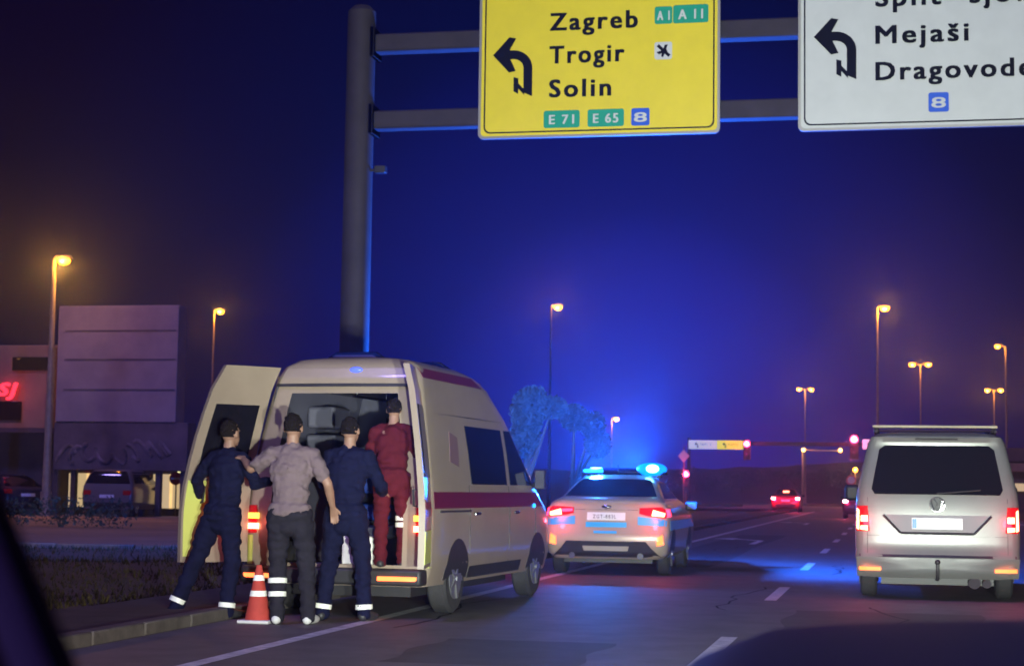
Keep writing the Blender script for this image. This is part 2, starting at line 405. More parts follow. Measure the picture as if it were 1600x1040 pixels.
sy = big_sign('road_sign', 'yellow overhead direction sign reading Zagreb, Trogir and Solin', (-5.54, 24, 6.03), 3.33, 2.45, 'yellow',
    [('Zagreb', 1.0, 1.49, .25, 1.2), ('Trogir', 1.0, 1.03, .25, 1.02), ('Solin', 1.0, .56, .25, .84)],
    (.69, .58, .95), [('A 1', 2.44, 1.52, .24, .24, 'green'), ('A 11', 2.69, 1.52, .48, .25, 'green'),
     ('E 71', .92, .13, .50, .24, 'green'), ('E 65', 1.53, .13, .50, .24, 'green'), ('8', 2.13, .13, .25, .24, 'blue')])
q = MB(); plate(q, rrect(2.44, 1.03, 2.68, 1.27, .03), -.2155, .004); q.build('airport_badge', 'white_sign', sy)
q = MB(); plate(q, [(2.47, 1.21), (2.50, 1.24), (2.66, 1.09), (2.63, 1.06)], -.219, .003); plate(q, [(2.53, 1.07), (2.56, 1.06), (2.62, 1.23), (2.58, 1.23)], -.2195, .003); plate(q, [(2.47, 1.13), (2.50, 1.10), (2.62, 1.14), (2.60, 1.17)], -.22, .003); q.build('airport_symbol', 'black', sy)
sw = big_sign('road_sign', 'white overhead direction sign reading Split-sjever, Mejaši and Dragovode', (-1.17, 24, 6.02), 4.1, 2.45, 'white_sign',
    [('Split- sjever', 1.02, 1.65, .27, 2.35), ('Mejaši', 1.02, 1.15, .25, 1.18), ('Dragovode', 1.02, .66, .25, 1.98)],
    (.70, .68, .95), [('8', 1.69, .21, .26, .26, 'blue')])

# ------------------------------------------------------------------ street lamps
def street_lamp(label, x, y, h, heads, group='sodium street lamps', power=2500, hs=1.0, rad=.085, light_r=.25, arm=1.0, beam=.35, paint='pole', throw=0):
    t = thing('street_lamp', label, 'street lamp', (x, y, 0), 0, group)
    b = MB(); b.cyl((0, 0, -.1), (0, 0, h), rad*1.25, rad*.55, 12); b.cyl((0, 0, -.1), (0, 0, .9), rad*1.6, rad*1.55, 12); b.build('pole', paint, t)
    for sgn in heads:
        b = MB(); b.tube([(0, 0, h-.35), (sgn*.15*arm, 0, h-.08), (sgn*.45*arm, 0, h+.02), (sgn*.7*arm, 0, h+.03)], rad*.4, 8); b.build('arm', 'pole', t)
        b = MB(); b.box((sgn*(.7*arm+.25*hs), 0, h+.06), (.75*hs, .32*hs, .13), taper=.75); hd = b.build('lamp_head', 'pole', t, bevel=.02)
        b = MB(); b.ball((sgn*(.7*arm+.28*hs), 0, h-.06), .22*hs, 1.15, 1.0, .8); b.build('lamp_glass', 'sodium', hd)
        hx = sgn*(.7*arm+.28*hs)
        light(t, (hx, 0, h-.22), power*beam/len(heads), (1, .38, .05), .15, 'lamp_beam', spot=150 if not throw else 112, aim=(hx, -.01-throw, 0), blend=.5)
        light(t, (hx, -.25, h-.15), power*.32/len(heads), (1, .34, .03), .1)
    return t
street_lamp('tall street lamp with one arm in front of the tan building at far left', -28.75, 58, 9.05, [1], power=550, beam=3, throw=10, rad=.13, hs=.9, arm=.15)
street_lamp('lone street lamp rising just right of the grey panel building', -43.12, 110, 12.5, [1], power=1500, arm=.2)
street_lamp('street lamp standing alone in the dark sky above the ambulance bonnet', -19.8, 105, 12.1, [1], paint='black', power=1200, arm=.2)
street_lamp('short distant street lamp glowing beside the blue lit tree', -22.95, 150, 7.2, [1], power=1100, arm=.2, hs=.9)
street_lamp('tallest street lamp with a bright star shaped head above the grey van', -.65, 104, 11.8, [1], power=2000, arm=.2, hs=1.0)
street_lamp('two headed street lamp directly above the roof of the grey van', 2.45, 147, 11.6, [-1, 1], power=2200, arm=.5)
street_lamp('two headed street lamp left of the red signals on the far gantry', -8.53, 188, 11.9, [-1, 1], power=2600, arm=.5)
street_lamp('dim single street lamp highest at the right edge', 7.9, 128, 11.5, [-1], power=700, arm=.5, hs=.7)
street_lamp('two headed street lamp nearest the right edge above the roof bars', 10.08, 182, 11.5, [-1, 1], power=2400, arm=.5)
lp = thing('signal_mast', 'pale mast with a long arm and two amber lights beyond the crossing', 'signal mast', (-8.0, 171, 0))
b = MB(); b.cyl((0, 0, 0), (0, 0, 5.35), .11, .1, 10); b.build('mast', 'pole', lp)
b = MB(); b.cyl((0, 0, 5.2), (3.6, 0, 5.1), .07, .06, 8); b.build('arm', 'pole', lp)
for x in (.1, 3.5):
    b = MB(); b.box((x, -.12, 5.15), (.34, .22, .5)); hb = b.build('signal_housing', 'trim', lp, bevel=.03)
    b = MB(); b.ball((x, -.24, 5.18), .17, sy=.4); b.build('amber_lens', mat('amber signal', (.7, .3, .1), .3, emit=(1, .42, .10), es=16), hb)
    light(lp, (x, -.7, 5.18), 120, (1, .45, .12), .1)

# ------------------------------------------------------------------ far gantry, signals and signs at the crossing
fg = thing('far_sign_gantry', 'distant steel gantry spanning the road at the crossing', 'gantry', (-17.5, 160, 0))
b = MB(); b.cyl((0, 0, 0), (0, 0, 5.95), .16, .14, 12); b.build('post', 'galv', fg)
b = MB(); b.cyl((20.3, 0, 0), (20.3, 0, 5.95), .16, .14, 12); b.build('post', 'galv', fg)
b = MB(); b.box((10.15, 0, 5.45), (20.3, .3, .34)); b.build('beam', 'galv', fg, bevel=.02)
M['white_glow'] = mat('white sign face with added glow', (.7, .72, .75), .4, emit=(.6, .8, 1), es=.6)  # far sign faces get added emission in place of headlight thrown back
M['yellow_glow'] = mat('yellow sign face with added glow', (.75, .6, .06), .4, emit=(.5, .8, .05), es=.9)  # added emission here as well, the sheeting has no lamp behind it
def small_sign(label, x, z, w_, h, face, txt):
    s = thing('road_sign', label, 'road sign', (x, 159.7, z))
    b = MB(); plate(b, rrect(0, 0, w_, h, .04), 0, .05); b.build('panel', face, s)
    b = MB(); arrow_left(b, .75*w_/2.6+.1, .12, .55, -.012, .006); b.build('arrow', 'black', s)
    text_mesh('lettering', txt, 'black', s, w_*.42, h*.45, -.012, .2, w_*.38, .004)
    return s
small_sign('small distant white sign at the left end of the far gantry', -17.5, 4.92, 2.5, .78, 'white_glow', 'Split S')
small_sign('small distant yellow sign reading Solin on the far gantry', -14.98, 4.92, 2.35, .78, 'yellow_glow', 'Solin')
small_sign('small distant white sign showing just left of the grey van roof', -2.3, 5.05, 2.0, .85, 'white_glow', 'Split')
def signal(label, x, y, z, power=260, s=1.0, post=None):
    t = thing('traffic_light', label, 'traffic light', (x, y, z), 0, 'red traffic lights at the crossing')
    b = MB(); b.box((0, 0, -.3*s), (.34*s, .2*s, 1.0*s)); hs = b.build('signal_housing', 'trim', t, bevel=.03)
    b = MB(); b.ball((0, -.12*s, 0), .15*s, sy=.35); b.build('red_lens', 'tlred', t)
    for k, nm in ((-.3, 'amber_lens'), (-.6, 'green_lens')):
        b = MB(); b.ball((0, -.10*s, k*s), .11*s, sy=.3); b.build(nm, 'trim', t)
    b = MB()
    for k in (0, -.3, -.6): b.tube([(-.13*s, -.12*s, k*s), (-.12*s, -.24*s, k*s+.08*s), (0, -.27*s, k*s+.15*s), (.12*s, -.24*s, k*s+.08*s), (.13*s, -.12*s, k*s)], .012*s, 5)
    b.build('visor', 'trim', hs)
    if post:
        b = MB(); b.cyl((0, .05, -z), (0, .05, .3 if post == 1 else post), .06, .05, 8); b.build('post', 'pole', t)
    light(t, (0, -.5*s, 0), power, (1, .03, .22), .12)
    return t
signal('red traffic light at the right end of the distant yellow sign', -12.3, 159.3, 5.42, 260, 1.8)
signal('red traffic light on the far gantry just left of the grey van', -3.0, 159.3, 5.9, 420, 2.2)
signal('low red traffic light on a post right of the police car beacon', -17.2, 155, 2.66, 160, 1.8, post=1)
signal('low red traffic light by the no entry sign left of the ambulance', -27.6, 66, 1.35, 120, .55, post=1)
dm = thing('diamond_sign', 'pale diamond shaped priority sign at the end of the far gantry', 'road sign', (-17.35, 154.6, 0))
b = MB(); b.cyl((0, 0, 0), (0, 0, 5), .05, .05, 8); b.build('post', 'pole', dm)
b = MB(); plate(b, [(0, 3.65), (.5, 4.2), (0, 4.75), (-.5, 4.2)], -.1, .03); b.build('panel', 'signwhite', dm)
rs = thing('round_sign', 'round white speed sign on a post left of the grey van', 'road sign', (-3.3, 161, 0))
b = MB(); b.cyl((0, 0, 0), (0, 0, 2.9), .05, .05, 8); b.build('post', 'pole', rs)
b = MB(); b.cyl((0, -.1, 2.35), (0, -.07, 2.35), .44, n=28); b.build('disc', 'signwhite', rs)
o1 = [(.43*math.cos(i*math.pi/14), 2.35+.43*math.sin(i*math.pi/14)) for i in range(28)]; i1 = [(.33*math.cos(i*math.pi/14), 2.35+.33*math.sin(i*math.pi/14)) for i in range(28)]
b = MB(); ringplate(b, o1, i1, -.112, .008); b.build('red_ring', 'signred', rs)
al = thing('warning_light', 'orange warning light on a post above the round white sign', 'warning light', (-2.95, 161.5, 0))
b = MB(); b.cyl((0, 0, 0), (0, 0, 3.5), .05, .05, 8); b.build('post', 'pole', al)
b = MB(); b.ball((0, -.1, 3.25), .2, sy=.6); b.build('amber_lens', 'sodium', al); light(al, (0, -.5, 3.25), 200, (1, .45, .1), .1)
ne = thing('no_entry_sign', 'round red no entry sign beside the lit shop entrance left of the ambulance', 'road sign', (-25.6, 62, 0))
b = MB(); b.cyl((0, 0, 0), (0, 0, 1.65), .03, .03, 8); b.build('post', 'pole', ne)
b = MB(); b.cyl((0, -.07, 1.42), (0, -.04, 1.42), .24, n=24); b.build('disc', 'signred', ne)
b = MB(); b.box((0, -.08, 1.42), (.34, .01, .07)); b.build('bar', 'signwhite', ne)

# ------------------------------------------------------------------ vehicle builder
def interp(tab, z, k):
    if z <= tab[0][0]: return tab[0][k]
    for a, c in zip(tab, tab[1:]):
        if z <= c[0]:
            t = (z-a[0])/(c[0]-a[0]+1e-9); return a[k]+(c[k]-a[k])*t
    return tab[-1][k]
class Car:
    """body made of horizontal outlines; tab rows = (z, half width, rear y, front y)"""
    def __init__(s, tab, rc=.12, rf=.3, bulge=.03, fb=.12): s.t = tab; s.rc = rc; s.rf = rf; s.bg = bulge; s.fb = fb
    def rear(s, x, z, off=0):
        hw = interp(s.t, z, 1); yr = interp(s.t, z, 2); rc = min(s.rc, hw*.6); a = min(abs(x), hw+off*.7)
        y = yr-s.bg*(1-(a/hw)**2)
        if a > hw-rc: y += rc-math.sqrt(max(0, rc*rc-min(a-(hw-rc), rc)**2))
        return Vector((x, y-off, z))
    def side(s, y, z, off=0, sg=1):
        hw = interp(s.t, z, 1); yr = interp(s.t, z, 2); yf = interp(s.t, z, 3); rc = min(s.rc, hw*.6)
        x = hw
        if y < yr+rc: x -= rc-math.sqrt(max(0, rc*rc-min(rc, yr+rc-y)**2))
        rf = min(s.rf, hw*.6)
        if y > yf-rf: x -= rf-math.sqrt(max(0, rf*rf-min(rf, y-yf+rf)**2))
        return Vector((sg*(x+off), y, z))
    def outline(s, z, hw, yr, yf):
        rc = min(s.rc, hw*.6); rf = min(s.rf, hw*.6); p = []
        nR = 10
        for i in range(nR+1):
            x = -(hw-rc)+2*(hw-rc)*i/nR; p.append((x, yr-s.bg*(1-(x/hw)**2), z))
        for i in range(1, 6):
            a = R(-90+90*i/5); p.append((hw-rc+rc*math.cos(a), yr+rc+rc*math.sin(a)-s.bg*(1-((hw-rc)/hw)**2)*(1-i/5), z))
        for i in range(1, 12): p.append((hw, yr+rc+(yf-rf-yr-rc)*i/12, z))
        for i in range(0, 6):
            a = R(90*i/5); p.append((hw-rf+rf*math.cos(a), yf-rf+rf*math.sin(a), z))
        for i in range(1, 8):
            x = (hw-rf)*(1-2*i/8); p.append((x, yf+s.fb*.3*(1-(x/hw)**2), z))
        for i in range(0, 6):
            a = R(90+90*i/5); p.append((-(hw-rf)+rf*math.cos(a), yf-rf+rf*math.sin(a), z))
        for i in range(1, 12): p.append((-hw, yf-rf-(yf-rf-yr-rc)*i/12, z))
        for i in range(0, 5):
            a = R(180+90*i/5); p.append((-(hw-rc)+rc*math.cos(a), yr+rc+rc*math.sin(a)-s.bg*(1-((hw-rc)/hw)**2)*(i/5), z))
        return p
    def body(s, name, m, parent, open_rear=None):
        rows = []
        for a, c in zip(s.t, s.t[1:]):
            n = max(1, int((c[0]-a[0])/.12))
            for i in range(n): rows.append(tuple(a[k]+(c[k]-a[k])*i/n for k in range(4)))
        rows.append(s.t[-1])
        b = MB(); outs = [s.outline(*r) for r in rows]; n = len(outs[0]); vs = [p for o in outs for p in o]; fs = []
        for j in range(len(rows)-1):
            zc = (rows[j][0]+rows[j+1][0])/2
            for i in range(n):
                if open_rear and open_rear[0] < zc < open_rear[1] and 1 <= i <= 8: continue
                k = (i+1) % n; fs.append((j*n+i, j*n+k, (j+1)*n+k, (j+1)*n+i))
        fs += [tuple(reversed(range(n))), tuple(range((len(rows)-1)*n, len(rows)*n))]
        b.add(vs, fs); return b.build(name, m, parent, ang=50)
    def patch(s, name, pts, m, parent, where='rear', off=.006, rings=5, sg=1, sub=5, thick=.02, smooth=True):
        fn = (lambda u, v, o: s.rear(u, v, o)) if where == 'rear' else (lambda u, v, o: s.side(u, v, o, sg))
        P = []
        for a, c in zip(pts, pts[1:]+pts[:1]):
            for i in range(sub): P.append((a[0]+(c[0]-a[0])*i/sub, a[1]+(c[1]-a[1])*i/sub))
        cx = sum(p[0] for p in P)/len(P); cz = sum(p[1] for p in P)/len(P); n = len(P)
        vs = [fn(p[0], p[1], -thick) for p in P]; fs = []
        for r in range(rings):
            k = 1-r/rings; vs += [fn(cx+(p[0]-cx)*k, cz+(p[1]-cz)*k, off) for p in P]
        vs.append(fn(cx, cz, off))
        for r in range(rings):
            for i in range(n): fs.append((r*n+i, r*n+(i+1) % n, (r+1)*n+(i+1) % n, (r+1)*n+i))
        for i in range(n): fs.append((rings*n+i, rings*n+(i+1) % n, (rings+1)*n))
        b = MB(); b.add(vs, fs); return b.build(name, m, parent, smooth=smooth, ang=30)
def wheels(t, hw, ys, r, wd=.23, arch=True, car=None, dx=0.03):
    for y in ys:
        for sg in (-1, 1):
            b = MB(); x0 = sg*(hw+.0-wd); x1 = sg*(hw-dx)
            b.cyl((x0, y, r), (x0+sg*.03, y, r), r*.9, r, 28); b.cyl((x0+sg*.03, y, r), (x1-sg*.03, y, r), r, r, 28, cap=False); b.cyl((x1-sg*.03, y, r), (x1, y, r), r, r*.9, 28)
            wh = b.build('wheel', 'rubber', t)
            b = MB(); b.cyl((x1-sg*.02, y, r), (x1+sg*.006, y, r), r*.64, r*.58, 24)
            for k in range(5):
                a = R(72*k); b.box((x1+sg*.012, y+math.cos(a)*r*.33, r+math.sin(a)*r*.33), (.012, .05, r*.5), Matrix.Rotation(a-math.pi/2, 3, 'X'))
            b.build('rim', 'rim', wh)
            if arch and car:
                n = 14; pts = [(y+(r+.06)*math.cos(math.pi*i/n), r+(r+.06)*math.sin(math.pi*i/n)) for i in range(n+1)]
                pts = [(p[0], max(p[1], car.t[0][0]+.01)) for p in pts]
                car.patch('wheel_arch', pts, 'trim', t, 'side', .004, 3, sg, 1)

# ---- grey-white van in front of the camera
V = Car([(.26, .86, .06, 5.0), (.34, .92, .0, 5.1), (.5, .945, -.02, 5.1), (.56, .945, .02, 5.08), (.8, .95, .03, 5.0), (1.0, .945, .04, 4.9), (1.12, .94, .05, 4.5), (1.26, .925, .07, 4.2),
         (1.5, .875, .12, 3.8), (1.75, .82, .18, 3.45), (1.84, .80, .20, 3.3), (1.92, .76, .17, 3.1), (1.96, .68, .24, 3.0), (1.985, .5, .5, 2.8), (1.99, .2, .9, 2.3)], rc=.10)
van = thing('van', 'silvery passenger van with roof bars and lit tail lamps straight ahead in the right lane', 'van', (.545, 21.75, 0))
V.body('body', 'vanwhite', van)
V.patch('rear_window', [(-.72, 1.24), (.72, 1.24), (.755, 1.30), (.665, 1.77), (.60, 1.82), (-.60, 1.82), (-.665, 1.77), (-.755, 1.30)], 'glass', van, off=.012)
V.patch('spoiler', [(-.62, 1.86), (.62, 1.86), (.6, 1.93), (-.6, 1.93)], 'vanwhite', van, off=.05, rings=2)
V.patch('brake_slot', [(-.25, 1.885), (.25, 1.885), (.24, 1.905), (-.24, 1.905)], 'trim', van, off=.056, rings=2)
V.patch('bumper', [(-.925, .27), (.925, .27), (.935, .50), (-.935, .50)], 'vanwhite', van, off=.06, rings=3)
V.patch('bumper_gap', [(-.9, .505), (.9, .505), (.9, .535), (-.9, .535)], 'trim', van, off=.008, rings=2)
for sg in (-1, 1):   # tailgate shut lines
    V.patch('shut_line', [(sg*.80, .55), (sg*.806, .55), (sg*.806, 1.2), (sg*.80, 1.2)], 'trim', van, off=.003, rings=1)
V.patch('number_plate_recess', [(-.42, .79), (.42, .79), (.62, .98), (.60, 1.0), (-.60, 1.0), (-.62, .98)], mat('van recess shade', (.2, .2, .21), .5), van, off=.003)
rl = MB()
for a, c in (((-.62, .995), (-.42, .785)), ((-.42, .785), (.42, .785)), ((.42, .785), (.62, .995))):
    rl.tube([V.rear(a[0]+(c[0]-a[0])*i/6, a[1]+(c[1]-a[1])*i/6, .006) for i in range(7)], .016, 6)
rl.build('recess_edge', 'trim', van)
V.patch('shut_line', [(-.8, .752), (.8, .752), (.8, .757), (-.8, .757)], 'trim', van, off=.003, rings=1)
pl = V.patch('number_plate', [(-.29, .835), (.29, .835), (.29, .965), (-.29, .965)], 'plate', van, off=.022)
V.patch('plate_band', [(-.285, .845), (-.235, .845), (-.235, .955), (-.285, .955)], mat('plate blue', (.06, .25, .8), .4), pl, off=.027, rings=2)
bd = MB(); c0 = V.rear(0, 1.125, .02)
bd.cyl(c0+Vector((0, .03, 0)), c0, .088, .088, 32); bg_ = bd.build('badge', 'trim', van)
bd = MB(); ringpts = [(c0+Vector((.083*math.cos(i*math.pi/16), -.006, .083*math.sin(i*math.pi/16)))) for i in range(33)]
bd.tube(ringpts, .008, 6)
for seg in (((-.035, .07), (0, .012), (.035, .07)), ((-.068, .04), (-.035, -.065), (0, .0), (.035, -.065), (.068, .04))):
    bd.tube([c0+Vector((x, -.006, z)) for x, z in seg], .007, 6)
bd.build('emblem', 'chrome', bg_)
for sg in (-1, 1):
    tl = V.patch('tail_lamp', [(sg*.775, .80), (sg*.935, .80), (sg*.93, 1.10), (sg*.80, 1.10)], 'redlens', van, off=.012)
    V.patch('lamp_strip', [(sg*.90, .815), (sg*.93, .83), (sg*.925, 1.07), (sg*.90, 1.05)], 'redhot', tl, off=.022, rings=3, sub=3)
    V.patch('lamp_block', [(sg*.80, .915), (sg*.882, .915), (sg*.880, .985), (sg*.802, .985)], 'redhot', tl, off=.022, rings=2, sub=2)
    V.patch('lamp_block', [(sg*.80, .81), (sg*.885, .82), (sg*.885, .865), (sg*.80, .865)], 'redhot', tl, off=.022, rings=2, sub=2)
    V.patch('reflector', [(sg*.65, .345), (sg*.90, .345), (sg*.90, .385), (sg*.65, .385)], 'orangeglow', van, off=.07, rings=2)
    light(van, (sg*.88, -.30, .94), 9, (1, .03, .10), .06)
    b = MB()
    for k in range(2): b.cyl((sg*.70, .9+1.5*k, 1.96), (sg*.70, .9+1.5*k, 2.05), .03, .03, 8)
    b.cyl((sg*.70, .5, 2.0), (sg*.70, 3.0, 2.0), .018, n=8); b.build('roof_rail', 'galv', van)
    b = MB(); b.box((sg*1.05, 3.55, 1.25), (.2, .12, .22)); b.build('door_mirror', 'trim', van, bevel=.04)
    V.patch('side_window', [(2.9, 1.28), (3.85, 1.28), (3.45, 1.72), (2.9, 1.72)], 'glass', van, 'side', .006, sg=sg)
    V.patch('side_window', [(.35, 1.28), (2.75, 1.28), (2.75, 1.75), (.45, 1.75)], 'glass', van, 'side', .006, sg=sg)
for y in (.9, 2.4):
    b = MB(); b.box((0, y, 2.07), (1.5, .08, .035)); b.build('roof_bar', 'pole', van, bevel=.01)
wheels(van, .93, (.95, 3.95), .33, .23, True, V)
b = MB(); b.tube([(0, .4, .26), (0, .05, .25), (0, -.10, .26), (0, -.13, .32), (0, -.13, .43)], .022, 8); b.ball((0, -.13, .455), .032); b.build('tow_hook', 'trim', van)
b = MB(); b.cyl((.42, .5, .22), (.42, -.02, .22), .075, .07, 14); b.cyl((.56, .3, .22), (.56, .0, .21), .05, .05, 14); b.build('exhaust', 'galv', van)
b = MB(); b.box((0, .7, .24), (1.3, 1.0, .12)); b.box((0, .95, .3), (1.5, .1, .1)); b.build('underbody', 'trim', van)
b = MB(); b.tube([V.rear(.0, 1.255, .03), V.rear(.1, 1.262, .03), V.rear(.5, 1.30, .03)], .008, 6); b.build('rear_wiper', 'trim', van)

# ---- ambulance with its rear doors open
A = Car([(.3, .9, .0, 4.85), (.5, .95, -.01, 4.9), (.9, .955, 0, 4.85), (1.05, .95, 0, 4.65), (1.25, .935, .02, 4.25), (1.6, .89, .06, 3.75), (2.0, .82, .13, 3.3),
         (2.3, .76, .2, 2.78), (2.42, .70, .26, 2.45), (2.49, .58, .34, 2.2), (2.525, .35, .5, 1.9), (2.53, .1, .7, 1.6)], rc=.1, fb=.5)
amb = thing('ambulance', 'cream high roofed ambulance with dark red stripe and both rear doors open', 'ambulance', (-5.228, 16.676, 0), -R(3.4))
A.body('body', 'cream', amb, open_rear=(.5, 2.22))
def inner(y0, y1):
    b = MB()
    z0, z1 = .48, 2.22
    def X(z): return interp(A.t, z, 1)-.07
    zs = [z0, .9, 1.25, 1.6, 2.0, z1]
    for sg in (-1, 1):
        b.grid(lambda u, v: (sg*X(z0+(z1-z0)*v), y0+.10*v+(y1-y0)*u, z0+(z1-z0)*v), 6, 8)
    b.grid(lambda u, v: (-X(z0)+2*X(z0)*u, y0+(y1-y0)*v, z0), 4, 4)
    b.grid(lambda u, v: (-X(z1)+2*X(z1)*u, y0+.1+(y1-y0)*v, z1), 4, 4)
    b.grid(lambda u, v: ((-1+2*u)*X(z0+(z1-z0)*v), y1, z0+(z1-z0)*v), 4, 8)
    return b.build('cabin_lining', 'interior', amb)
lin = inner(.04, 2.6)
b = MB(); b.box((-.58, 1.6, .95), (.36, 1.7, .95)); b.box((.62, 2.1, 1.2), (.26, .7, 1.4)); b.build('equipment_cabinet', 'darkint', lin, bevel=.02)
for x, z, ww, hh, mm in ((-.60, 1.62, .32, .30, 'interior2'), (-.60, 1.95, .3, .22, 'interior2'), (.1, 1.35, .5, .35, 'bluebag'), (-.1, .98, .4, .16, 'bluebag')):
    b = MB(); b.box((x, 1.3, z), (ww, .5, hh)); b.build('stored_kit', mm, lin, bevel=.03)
b = MB(); b.cyl((.0, .4, 2.14), (.0, 2.4, 2.14), .015)
for y in (.5, 1.4, 2.3): b.cyl((0, y, 2.14), (0, y, 2.22), .012)
b.build('ceiling_rail', 'chrome', lin)
b = MB(); b.box((-.05, 2.55, 1.75), (.7, .03, .5)); b.build('bulkhead_window', 'glass', lin)
b = MB(); b.box((.05, 1.1, .80), (.56, 1.75, .10)); b.box((.05, 1.75, .98), (.5, .5, .08), Matrix.Rotation(R(35), 3, 'X'))
for x in (-.2, .3):
    b.cyl((x, .35, .75), (x, 1.9, .75), .02); b.cyl((x, .5, .75), (x, .5, .5), .018); b.cyl((x, 1.7, .75), (x, 1.7, .5), .018)
b.build('stretcher', 'darkint', amb, bevel=.01)
kb2 = thing('equipment_case', 'small white equipment case on the ambulance floor between two people', 'case', (-5.03, 16.72, .485), -R(3.4))
b = MB(); b.box((0, .12, .14), (.32, .24, .28)); b.build('case_shell', 'signwhite', kb2, bevel=.025)
b = MB(); b.tube([(-.07, .12, .28), (-.06, .12, .33), (.06, .12, .33), (.07, .12, .28)], .01, 6); b.box((-.02, -.006, .15), (.08, .01, .09)); b.build('case_handle', 'trim', kb2)
# rear frame, header, lamps
A.patch('header_panel', [(-.70, 2.24), (.70, 2.24), (.64, 2.40), (-.64, 2.40)], 'cream', amb, off=.02, rings=3)
A.patch('drip_channel', [(-.72, 2.215), (.72, 2.215), (.72, 2.245), (-.72, 2.245)], 'trim', amb, off=.035, rings=2)
b = MB(); b.ball((.1, .19, 2.38), .055, 1.3, .5, .6); b.build('painted_blue_reflection', mat('painted blue reflection', (.05, .1, .6), .3, emit=(.16, .2, 1), es=.9), amb)  # glowing blob imitates blue light reflected on the header, no lamp
for sg in (-1, 1):
    tl = A.patch('tail_lamp', [(sg*.82, .78), (sg*.945, .78), (sg*.945, 1.05), (sg*.82, 1.05)], 'redlens', amb, off=.02)
    A.patch('lamp_block', [(sg*.80, .92), (sg*.94, .92), (sg*.94, .975), (sg*.80, .975)], 'amberhot', tl, off=.036, rings=2)
    A.patch('lamp_block', [(sg*.80, .82), (sg*.94, .82), (sg*.94, .875), (sg*.80, .875)], 'redhot', tl, off=.036, rings=2)
    light(amb, (sg*.88, -.3, .9), 1.5, (1, .12, .05), .05)
    A.patch('reflector', [(sg*.50, .36), (sg*.88, .36), (sg*.88, .40), (sg*.50, .40)], 'orangeglow', amb, off=.185, rings=2)
    A.patch('lime_tape', [(sg*.86, .48), (sg*.945, .48), (sg*.945, .76), (sg*.86, .76)], 'lime', amb, off=.012, rings=2)
b = MB(); b.box((0, -.06, .39), (1.84, .22, .16)); b.build('rear_step', 'trim', amb, bevel=.03)
b = MB(); b.box((0, .8, .26), (1.4, 1.2, .14)); b.box((0, 2.6, .24), (1.3, 2.4, .1)); b.build('underbody', 'trim', amb)
# side stripe, windows, seams
for sg in (-1, 1):
    A.patch('red_stripe', [(.12, 1.04), (4.3, 1.04), (4.05, 1.20), (.12, 1.20)], 'stripe_red', amb, 'side', .004, sg=sg, sub=16)
    A.patch('side_window', [(1.42, 1.28), (2.78, 1.28), (2.78, 1.88), (1.42, 1.88)], 'glass', amb, 'side', .007, sg=sg)
    A.patch('side_window', [(2.92, 1.28), (3.92, 1.28), (3.60, 1.72), (3.3, 1.88), (2.92, 1.88)], 'glass', amb, 'side', .007, sg=sg)
    A.patch('roof_stripe', [(.3, 2.31), (2.35, 2.31), (2.1, 2.41), (.3, 2.41)], 'stripe_red', amb, 'side', .004, sg=sg, sub=10)
    for y0 in (1.32, 2.85, 3.98):
        A.patch('shut_line', [(y0, .45), (y0+.012, .45), (y0+.012, 1.27), (y0, 1.27)], 'trim', amb, 'side', .003, sg=sg, rings=1)
    A.patch('shut_line', [(.15, 1.965), (3.2, 1.965), (3.2, 1.975), (.15, 1.975)], 'trim', amb, 'side', .003, sg=sg, rings=1, sub=10)
    A.patch('door_rail', [(.3, 1.0), (1.35, 1.0), (1.35, 1.02), (.3, 1.02)], 'trim', amb, 'side', .01, sg=sg, rings=1)
    A.patch('side_skirt', [(1.35, .33), (3.4, .33), (3.4, .45), (1.35, .45)], 'trim', amb, 'side', .006, sg=sg, rings=2)
    for y0 in (1.5, 3.05):
        b = MB(); p0 = A.side(y0, .98, .03, sg); b.box(p0, (.03, .18, .03)); b.build('door_handle', 'chrome', amb, bevel=.008)
    b = MB(); p0 = A.side(3.85, 1.35, .12, sg); b.box(p0, (.12, .08, .22)); b.cyl(p0, A.side(3.9, 1.25, -.02, sg), .03, n=8); b.build('door_mirror', 'trim', amb, bevel=.04)
    b = MB(); b.ball(A.side(3.9, 1.05, .01, sg), .03, .5, 1.6, .8); b.build('side_repeater', 'bluedim', amb)
A.patch('side_emblem', [(.75, 1.5), (1.05, 1.45), (1.1, 1.75), (.85, 1.8)], mat('faded emblem', (.17, .10, .11), .5), amb, 'side', .004, rings=2)
wheels(amb, .95, (.93, 4.1), .34, .23, True, A)
b = MB(); b.box((-.1, .75, 2.55), (.7, .22, .10), taper=.6); b.build('roof_beacon', 'bluelens', amb, bevel=.04)
b = MB(); b.box((0, 2.1, 2.54), (1.0, .25, .10), taper=.7); b.build('roof_beacon', 'bluelens', amb, bevel=.04)
